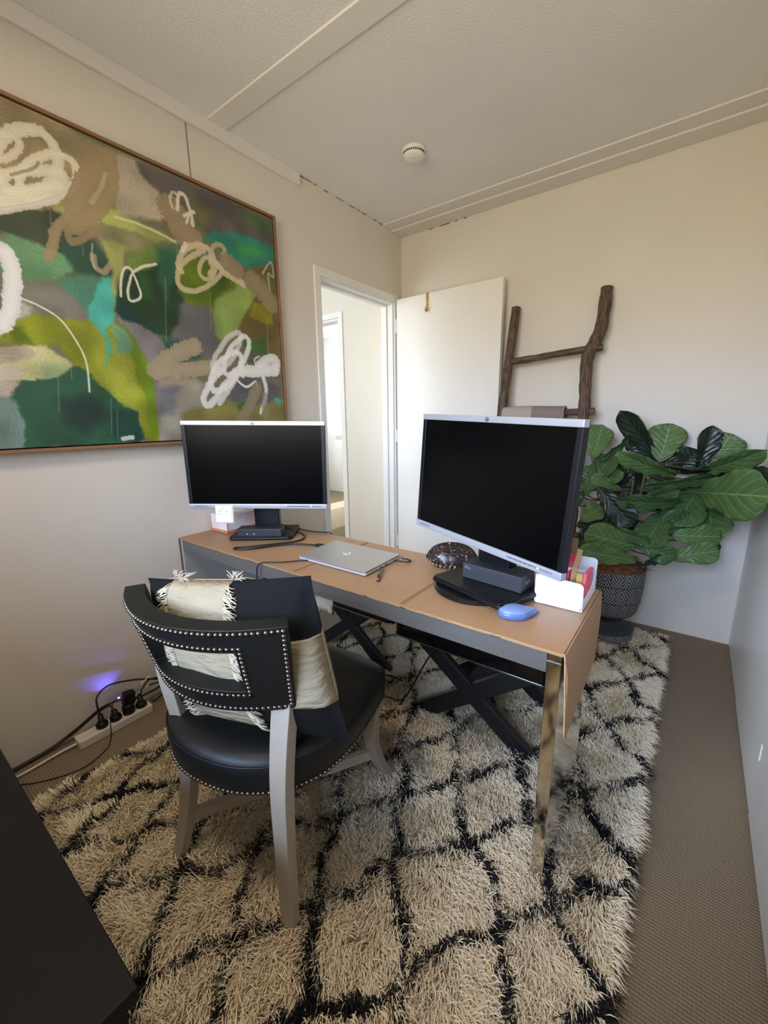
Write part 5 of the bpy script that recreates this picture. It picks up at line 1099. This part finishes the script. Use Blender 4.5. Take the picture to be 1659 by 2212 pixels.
m_bl = bpy.data.materials.new('knit_blanket'); m_bl.use_nodes = True; N = m_bl.node_tree.nodes; Lk = m_bl.node_tree.links; bn = N['Principled BSDF']; bn.inputs['Roughness'].default_value = .95
tc = N.new('ShaderNodeTexCoord'); sp = N.new('ShaderNodeSeparateXYZ'); Lk.new(tc.outputs['UV'], sp.inputs[0])
def mth(op, a, c=0.0):
    q = N.new('ShaderNodeMath'); q.operation = op
    for i, x_ in enumerate((a, c)):
        if isinstance(x_, (int, float)): q.inputs[i].default_value = x_
        else: Lk.new(x_, q.inputs[i])
    return q.outputs[0]
pat = mth('MULTIPLY', mth('GREATER_THAN', sp.outputs[0], 0.50), mth('GREATER_THAN', sp.outputs[1], 0.30)); low = mth('MULTIPLY', mth('GREATER_THAN', sp.outputs[0], 0.84), 1.0); pat = mth('MAXIMUM', pat, low)
rib = mth('MULTIPLY', mth('SINE', mth('MULTIPLY', sp.outputs[0], 190.0)), 0.5); mxn = N.new('ShaderNodeMix'); mxn.data_type = 'RGBA'; mxn.inputs[6].default_value = lin((176, 164, 150)); mxn.inputs[7].default_value = lin((138, 124, 114)); Lk.new(pat, mxn.inputs[0]); Lk.new(mxn.outputs[2], bn.inputs['Base Color'])
bp = N.new('ShaderNodeBump'); bp.inputs['Strength'].default_value = .8; bp.inputs['Distance'].default_value = .003; Lk.new(rib, bp.inputs['Height']); Lk.new(bp.outputs[0], bn.inputs['Normal'])
for j in range(NV+1):
    for i in range(NU+1):
        u, t = i/NU, j/NV; xx = 0.842+0.352*u; s_ = (t-0.5)*0.78; r_b = 0.046+0.003*math.sin(u*5)
        if abs(s_) < r_b*PI/2: a = s_/r_b; yy, zz = yb_-0.001+r_b*math.sin(a)*-1, 1.191+r_b*math.cos(a)
        else: sg = 1 if s_ > 0 else -1; yy = yb_-0.001-sg*r_b-0.006*math.sin(u*9+t*6)*(abs(s_)-r_b); zz = 1.191-(abs(s_)-r_b*PI/2)
        if s_ < 0: yy = min(yy, -0.012)
        v.append((xx+0.004*math.sin(t*9), yy, zz))
for j in range(NV):
    for i in range(NU): a = j*(NU+1)+i; f.append((a, a+1, a+NU+2, a+NU+1))
bl_ = obj('folded_blanket', v, f, m_bl, None, True); uvl = bl_.data.uv_layers.new(name='UVMap')
for lp2 in bl_.data.loops: i_ = lp2.vertex_index; uvl.data[lp2.index].uv = ((i_ % (NU+1))/NU, 1-abs((i_//(NU+1))/NV-0.5)*6 if True else 0)
so = bl_.modifiers.new('solid', 'SOLIDIFY'); so.thickness = 0.012; so.offset = 1
tag(bl_, 'folded grey knitted blanket hanging over a ladder rung behind the right monitor', 'blanket')

# ------------------------------------------------------------------ potted fiddle-leaf fig
PX, PY = 1.515, -0.335
pl = empty('potted_fig_plant', (PX, PY, 0.012), 'large fiddle-leaf fig in a black and grey chevron-patterned pedestal pot, in the back right corner', 'plant')
m_pot = bpy.data.materials.new('patterned_pot'); m_pot.use_nodes = True; N = m_pot.node_tree.nodes; Lk = m_pot.node_tree.links; bn = N['Principled BSDF']; bn.inputs['Roughness'].default_value = .7
tc = N.new('ShaderNodeTexCoord'); sp = N.new('ShaderNodeSeparateXYZ'); Lk.new(tc.outputs['Object'], sp.inputs[0])
angp = mth('ARCTAN2', sp.outputs[1], sp.outputs[0]); uu = mth('MULTIPLY', angp, 18/(2*PI)); zz = mth('MULTIPLY', sp.outputs[2], 1/0.088)
zrow = mth('FLOOR', zz); ucol = mth('FLOOR', mth('ADD', uu, mth('MULTIPLY', zrow, 0.5))); chk = mth('MODULO', mth('ABSOLUTE', mth('ADD', ucol, zrow)), 2.0)
fu = mth('ABSOLUTE', mth('SUBTRACT', mth('FRACT', mth('ADD', uu, mth('MULTIPLY', zrow, 0.5))), 0.5)); fz = mth('ABSOLUTE', mth('SUBTRACT', mth('FRACT', zz), 0.5))
c1 = mth('ADD', mth('MULTIPLY', zz, 1.0), mth('MULTIPLY', fu, 1.1)); c2_ = mth('ADD', mth('MULTIPLY', uu, 1.0), mth('MULTIPLY', fz, 1.1))
mixv = mth('ADD', mth('MULTIPLY', c1, chk), mth('MULTIPLY', c2_, mth('SUBTRACT', 1.0, chk)))
ln_ = mth('LESS_THAN', mth('FRACT', mth('MULTIPLY', mixv, 4.2)), 0.28)
edge_u = mth('GREATER_THAN', fu, 0.47); edge_z = mth('GREATER_THAN', fz, 0.47); zmask = mth('MAXIMUM', mth('GREATER_THAN', sp.outputs[2], 0.187), mth('LESS_THAN', sp.outputs[2], 0.0865))
line = mth('MULTIPLY', mth('MULTIPLY', ln_, mth('SUBTRACT', 1.0, mth('MAXIMUM', edge_u, edge_z))), zmask)
mxn = N.new('ShaderNodeMix'); mxn.data_type = 'RGBA'; mxn.inputs[6].default_value = lin((44, 47, 52)); mxn.inputs[7].default_value = lin((176, 172, 168)); Lk.new(line, mxn.inputs[0]); Lk.new(mxn.outputs[2], bn.inputs['Base Color'])
bp = N.new('ShaderNodeBump'); bp.inputs['Strength'].default_value = .4; bp.inputs['Distance'].default_value = .003; bp.invert = True; Lk.new(line, bp.inputs['Height']); Lk.new(bp.outputs[0], bn.inputs['Normal'])
prof = [(0.0, 0.0), (0.124, 0.0), (0.132, 0.006), (0.134, 0.084), (0.128, 0.091), (0.110, 0.102), (0.090, 0.114), (0.078, 0.125), (0.075, 0.140), (0.084, 0.158), (0.108, 0.172), (0.126, 0.182), (0.138, 0.200), (0.148, 0.25), (0.154, 0.32), (0.157, 0.405), (0.158, 0.425), (0.152, 0.425), (0.150, 0.400), (0.0, 0.398)]
MB().lathe(prof, 72, cap=False).build('pot', m_pot, pl, smooth=True)
MB().lathe([(0.0764, 0.131), (0.0795, 0.134), (0.0764, 0.138)], 48, cap=False).build('pot_ring', mat('pot_dark', (46, 50, 56), 0.7), pl, smooth=True)
# coir mulch
m_coir = mat('coir_fibre', (146, 92, 52), 0.95, col2=(88, 52, 30), nscale=60)
v = []; f = []; rr = random.Random(11)
MB().lathe([(0.151, 0.40), (0.145, 0.432), (0.11, 0.452), (0.05, 0.462), (0.0, 0.464)], 40, cap=False).build('coir_mound', m_coir, pl, smooth=True)
b = MB()
for k in range(1500):
    a = rr.uniform(0, 2*PI); r0 = 0.155*math.sqrt(rr.random()); p = Vector((r0*math.cos(a), r0*math.sin(a), 0.462-0.04*(r0/0.15)**3)); d_ = Vector((rr.uniform(-1, 1), rr.uniform(-1, 1), rr.uniform(-.1, .35))).normalized()*rr.uniform(.02, .045)
    b.tube([p, p+d_*.5+Vector((0, 0, .004)), p+d_], [0.0009, 0.0009, 0.0004], 3, cap=False)
o = b.build('coir_fibres', m_coir, pl); o['kind'] = 'stuff'
LEAVES=[
((1368,-268,957),(1383,-142,1137),136,10,0.15,0,0.1),
((1386,-320,954),(1512,-128,1071),68,50,0.5,1,0.2),
((1654,-64,926),(1462,-194,1197),118,-20,0.35,2,-0.1),
((1655,-121,944),(1677,-63,1136),177,5,0.12,0,0.0),
((1589,-72,932),(1535,-61,1069),136,0,0.2,2,0.1),
((1811,-69,901),(1848,-68,1124),120,25,0.45,2,0.1),
((1876,-64,971),(1921,-61,1087),163,0,0.1,0,0.1),
((1803,-61,904),(2019,-378,1024),110,35,0.35,0,0.15),
((1728,-70,887),(1805,-69,1006),159,10,0.2,2,0.1),
((1684,-66,883),(1671,-67,1006),117,10,0.2,2,0.1),
((1641,-194,950),(1948,-106,905),69,70,0.2,2,0.2),
((1933,-73,925),(2019,-535,916),122,0,0.12,2,0.0),
((1822,-187,816),(2018,-634,886),212,0,0.12,0,0.1),
((1731,-145,887),(1505,-410,1000),101,-30,0.35,0,0.15),
((1445,-315,817),(1477,-199,916),108,0,0.15,0,0.0),
((1531,-128,798),(1485,-70,941),134,0,0.2,2,0.0),
((1515,-326,817),(1408,-449,892),75,20,0.3,0,0.1),
((1366,-385,776),(1453,-195,990),127,-20,0.35,1,0.1),
((1588,-267,836),(1894,-91,875),79,40,0.3,1,0.1),
((1560,-346,764),(1761,-253,832),87,30,0.35,1,0.1),
((1433,-443,847),(1604,-466,676),127,10,0.2,2,0.1),
((1774,-209,773),(1536,-510,790),99,-30,0.35,1,0.15),
((1577,-380,780),(1656,-380,752),72,0,0.15,0,0.1),
((1833,-85,827),(1762,-310,673),185,10,0.2,1,0.15),
((1708,-274,717),(1660,-472,596),153,0,0.2,1,0.15),
((1871,-178,626),(1713,-338,705),137,0,0.2,1,0.1),
((1881,-66,769),(1907,-223,600),176,15,0.18,0,0.15),
((1632,-435,573),(1440,-644,659),141,-5,0.1,0,0.1),
((1636,-486,521),(1433,-706,594),104,-15,0.15,0,0.1),
((1503,-503,674),(1678,-456,607),71,20,0.3,1,0.1),
((1609,-444,605),(1782,-423,540),106,10,0.25,1,0.15),
((1741,-333,514),(1941,-270,568),112,0,0.15,0,0.15),
((1741,-303,618),(1942,-228,624),126,5,0.18,0,0.2),
((1631,-463,479),(1735,-429,549),53,50,0.3,2,0.1),
((1377,-471,670),(1456,-391,743),104,0,0.15,0,0.1),
((1356,-433,633),(1452,-374,678),96,0,0.2,2,0.1),
((1354,-461,540),(1435,-411,595),106,0,0.2,2,0.1),
((1368,-317,784),(1372,-273,931),109,0,0.2,1,0.1),
((1864,-63,688),(1941,-64,663),114,0,0.15,1,0.1),
((1603,-124,849),(1789,-64,794),118,0,0.2,1,0.1),
((1468,-243,782),(1618,-200,763),108,0,0.2,2,0.1),
((1449,-352,673),(1609,-315,609),134,0,0.2,2,0.1),
((1660,-200,653),(1818,-124,729),124,0,0.2,1,0.1),
((1748,-70,835),(1949,-69,852),142,0,0.2,2,0.1),
((1446,-146,867),(1603,-72,806),122,0,0.2,2,0.1),
((1853,-109,554),(1947,-89,512),86,0,0.2,2,0.1),
((1358,-403,734),(1298,-423,820),116,0,0.2,1,0.1),
((1489,-84,835),(1632,-67,743),155,0,0.15,2,0.1),
((1715,-64,805),(1852,-73,732),153,0,0.15,2,0.1),
((1647,-68,745),(1783,-68,660),152,0,0.15,2,0.1),
((1538,-220,677),(1458,-309,574),139,0,0.15,2,0.1),
((1801,-71,690),(1905,-61,631),152,0,0.15,2,0.1),
((1574,-211,616),(1716,-192,533),137,0,0.15,2,0.1),
((1420,-225,747),(1518,-175,665),142,0,0.15,2,0.1),
((1613,-192,806),(1685,-149,858),125,10,0.2,0,0.1),
((1343,-239,899),(1414,-215,800),132,0,0.15,1,0.1),
]

def leaf_mat(name, c1_, c2_, vein, rough):
    m = bpy.data.materials.new(name); m.use_nodes = True; N = m.node_tree.nodes; Lk = m.node_tree.links; bn = N['Principled BSDF']; bn.inputs['Roughness'].default_value = rough; bn.inputs['Specular IOR Level'].default_value = 0.35
    uvn = N.new('ShaderNodeUVMap'); sp = N.new('ShaderNodeSeparateXYZ'); Lk.new(uvn.outputs[0], sp.inputs[0])
    def mt(op, a, c=0.0):
        q = N.new('ShaderNodeMath'); q.operation = op
        for i, x_ in enumerate((a, c)):
            if isinstance(x_, (int, float)): q.inputs[i].default_value = x_
            else: Lk.new(x_, q.inputs[i])
        return q.outputs[0]
    au = mt('ABSOLUTE', mt('SUBTRACT', sp.outputs[0], 0.5)); mid = mt('LESS_THAN', au, 0.018)
    fr = mt('FRACT', mt('MULTIPLY', mt('SUBTRACT', sp.outputs[1], mt('MULTIPLY', au, 0.62)), 7.0)); side_ = mt('LESS_THAN', mt('ABSOLUTE', mt('SUBTRACT', fr, 0.5)), 0.045)
    ve = mt('MAXIMUM', mid, mt('MULTIPLY', side_, 0.75)); hgt = mt('ABSOLUTE', mt('SUBTRACT', fr, 0.5))
    n = N.new('ShaderNodeTexNoise'); n.inputs['Scale'].default_value = 14; tc = N.new('ShaderNodeTexCoord'); Lk.new(tc.outputs['Object'], n.inputs['Vector'])
    a = N.new('ShaderNodeMix'); a.data_type = 'RGBA'; a.inputs[6].default_value = lin(c1_); a.inputs[7].default_value = lin(c2_); Lk.new(n.outputs['Fac'], a.inputs[0])
    c = N.new('ShaderNodeMix'); c.data_type = 'RGBA'; Lk.new(ve, c.inputs[0]); Lk.new(a.outputs[2], c.inputs[6]); c.inputs[7].default_value = lin(vein); Lk.new(c.outputs[2], bn.inputs['Base Color'])
    bp = N.new('ShaderNodeBump'); bp.inputs['Strength'].default_value = .5; bp.inputs['Distance'].default_value = .006; Lk.new(hgt, bp.inputs['Height']); Lk.new(bp.outputs[0], bn.inputs['Normal'])
    return m
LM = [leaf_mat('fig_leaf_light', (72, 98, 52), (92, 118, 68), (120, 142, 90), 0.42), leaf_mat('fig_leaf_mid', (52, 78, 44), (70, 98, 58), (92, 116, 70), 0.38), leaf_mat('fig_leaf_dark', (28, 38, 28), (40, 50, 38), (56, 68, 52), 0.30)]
PW_ = [(0, 0.0), (0.03, 0.12), (0.10, 0.34), (0.20, 0.52), (0.32, 0.62), (0.45, 0.74), (0.60, 0.94), (0.72, 1.0), (0.82, 0.94), (0.90, 0.76), (0.96, 0.46), (1.0, 0.05)]
camp = M.translation; rr = random.Random(21); PLV = pl.location
trunk_pts = [Vector((PX-0.05, PY+0.02, 0.45)), Vector((PX+0.03, PY+0.03, 0.45)), Vector((PX+0.01, PY-0.04, 0.45))]
trunk_top = [Vector((PX-0.10, PY+0.06, 0.86)), Vector((PX+0.10, PY+0.06, 0.95)), Vector((PX+0.06, PY-0.04, 0.88))]
m_stem = mat('fig_stem', (84, 74, 50), 0.7, noise=.2, nscale=30)
for a, c in zip(trunk_pts, trunk_top):
    MB().tube([p-PLV for p in spline([a, a.lerp(c, .5)+Vector((0.01, 0.01, 0)), c], 6)], [0.011, 0.008, 0.005], 10).build('stem', m_stem, pl, smooth=True)
for (Bm, Tm, wm, roll, fold, shd, curl) in LEAVES:
    Bp = Vector(Bm)/1000; Tp = Vector(Tm)/1000; ax = Tp-Bp; L = ax.length; d_ = ax.normalized(); mid_ = (Bp+Tp)/2
    tocam = (camp-mid_).normalized(); nrm = (tocam-d_*tocam.dot(d_)).normalized(); nrm = Quaternion(d_, math.radians(roll)) @ nrm
    sd3 = d_.cross(nrm).normalized(); NU, NV = 12, 20; v = []; f = []; ph = rr.uniform(0, 6); w = wm/1000
    for j in range(NV+1):
        s_ = j/NV; wv_ = np.interp(s_, [p[0] for p in PW_], [p[1] for p in PW_])*w/2
        for i in range(NU+1):
            x_ = (i/NU-0.5)*2; lat = x_*wv_
            bend = curl*L*(s_*s_*-1.0+s_)*-1.2
            hgt = fold*abs(lat)*1.0-0.18*lat*lat/(w+1e-6)+0.006*math.sin(s_*17+ph)*abs(x_)**2+0.003*math.sin(s_*44+x_*0.6)*abs(x_)
            v.append(Bp+d_*(L*s_)+sd3*lat*math.sqrt(max(0.2, 1-fold*fold*0.7))+nrm*(hgt-bend-0.10*L*s_*s_*0.4))
    for p in v:
        if p.x > 2.05: p.x = 2.05-0.1*(p.x-2.05)
        if p.y > -0.012: p.y = -0.012-0.1*(p.y+0.012)
    for j in range(NV):
        for i in range(NU): a = j*(NU+1)+i; f.append((a, a+1, a+NU+2, a+NU+1))
    lo_ = obj('leaf', [p-PLV for p in v], f, LM[shd], pl, True, True); uvl = lo_.data.uv_layers.new(name='UVMap')
    li = np.empty(len(lo_.data.loops), np.int32); lo_.data.loops.foreach_get('vertex_index', li); uvs = np.stack([(li % (NU+1))/NU, (li//(NU+1))/NV], -1).astype(np.float32); uvl.data.foreach_set('uv', uvs.ravel())
    so = lo_.modifiers.new('solid', 'SOLIDIFY'); so.thickness = 0.0012
    # petiole back to the nearest stem
    best = min(((Bp-(a.lerp(c, t))).length, k, t) for k, (a, c) in enumerate(zip(trunk_pts, trunk_top)) for t in (0.15, .3, .45, .6, .75, .9, 1.0)); q = trunk_pts[best[1]].lerp(trunk_top[best[1]], best[2])
    pt_ = MB().tube([p-PLV for p in spline([q, (q+Bp)/2-Vector((0, 0, 0.01)), Bp, Bp+d_*0.02], 4)], [0.0036, 0.003, 0.0026], 6).build('petiole', m_stem, pl, smooth=True)
    pt_.parent = lo_
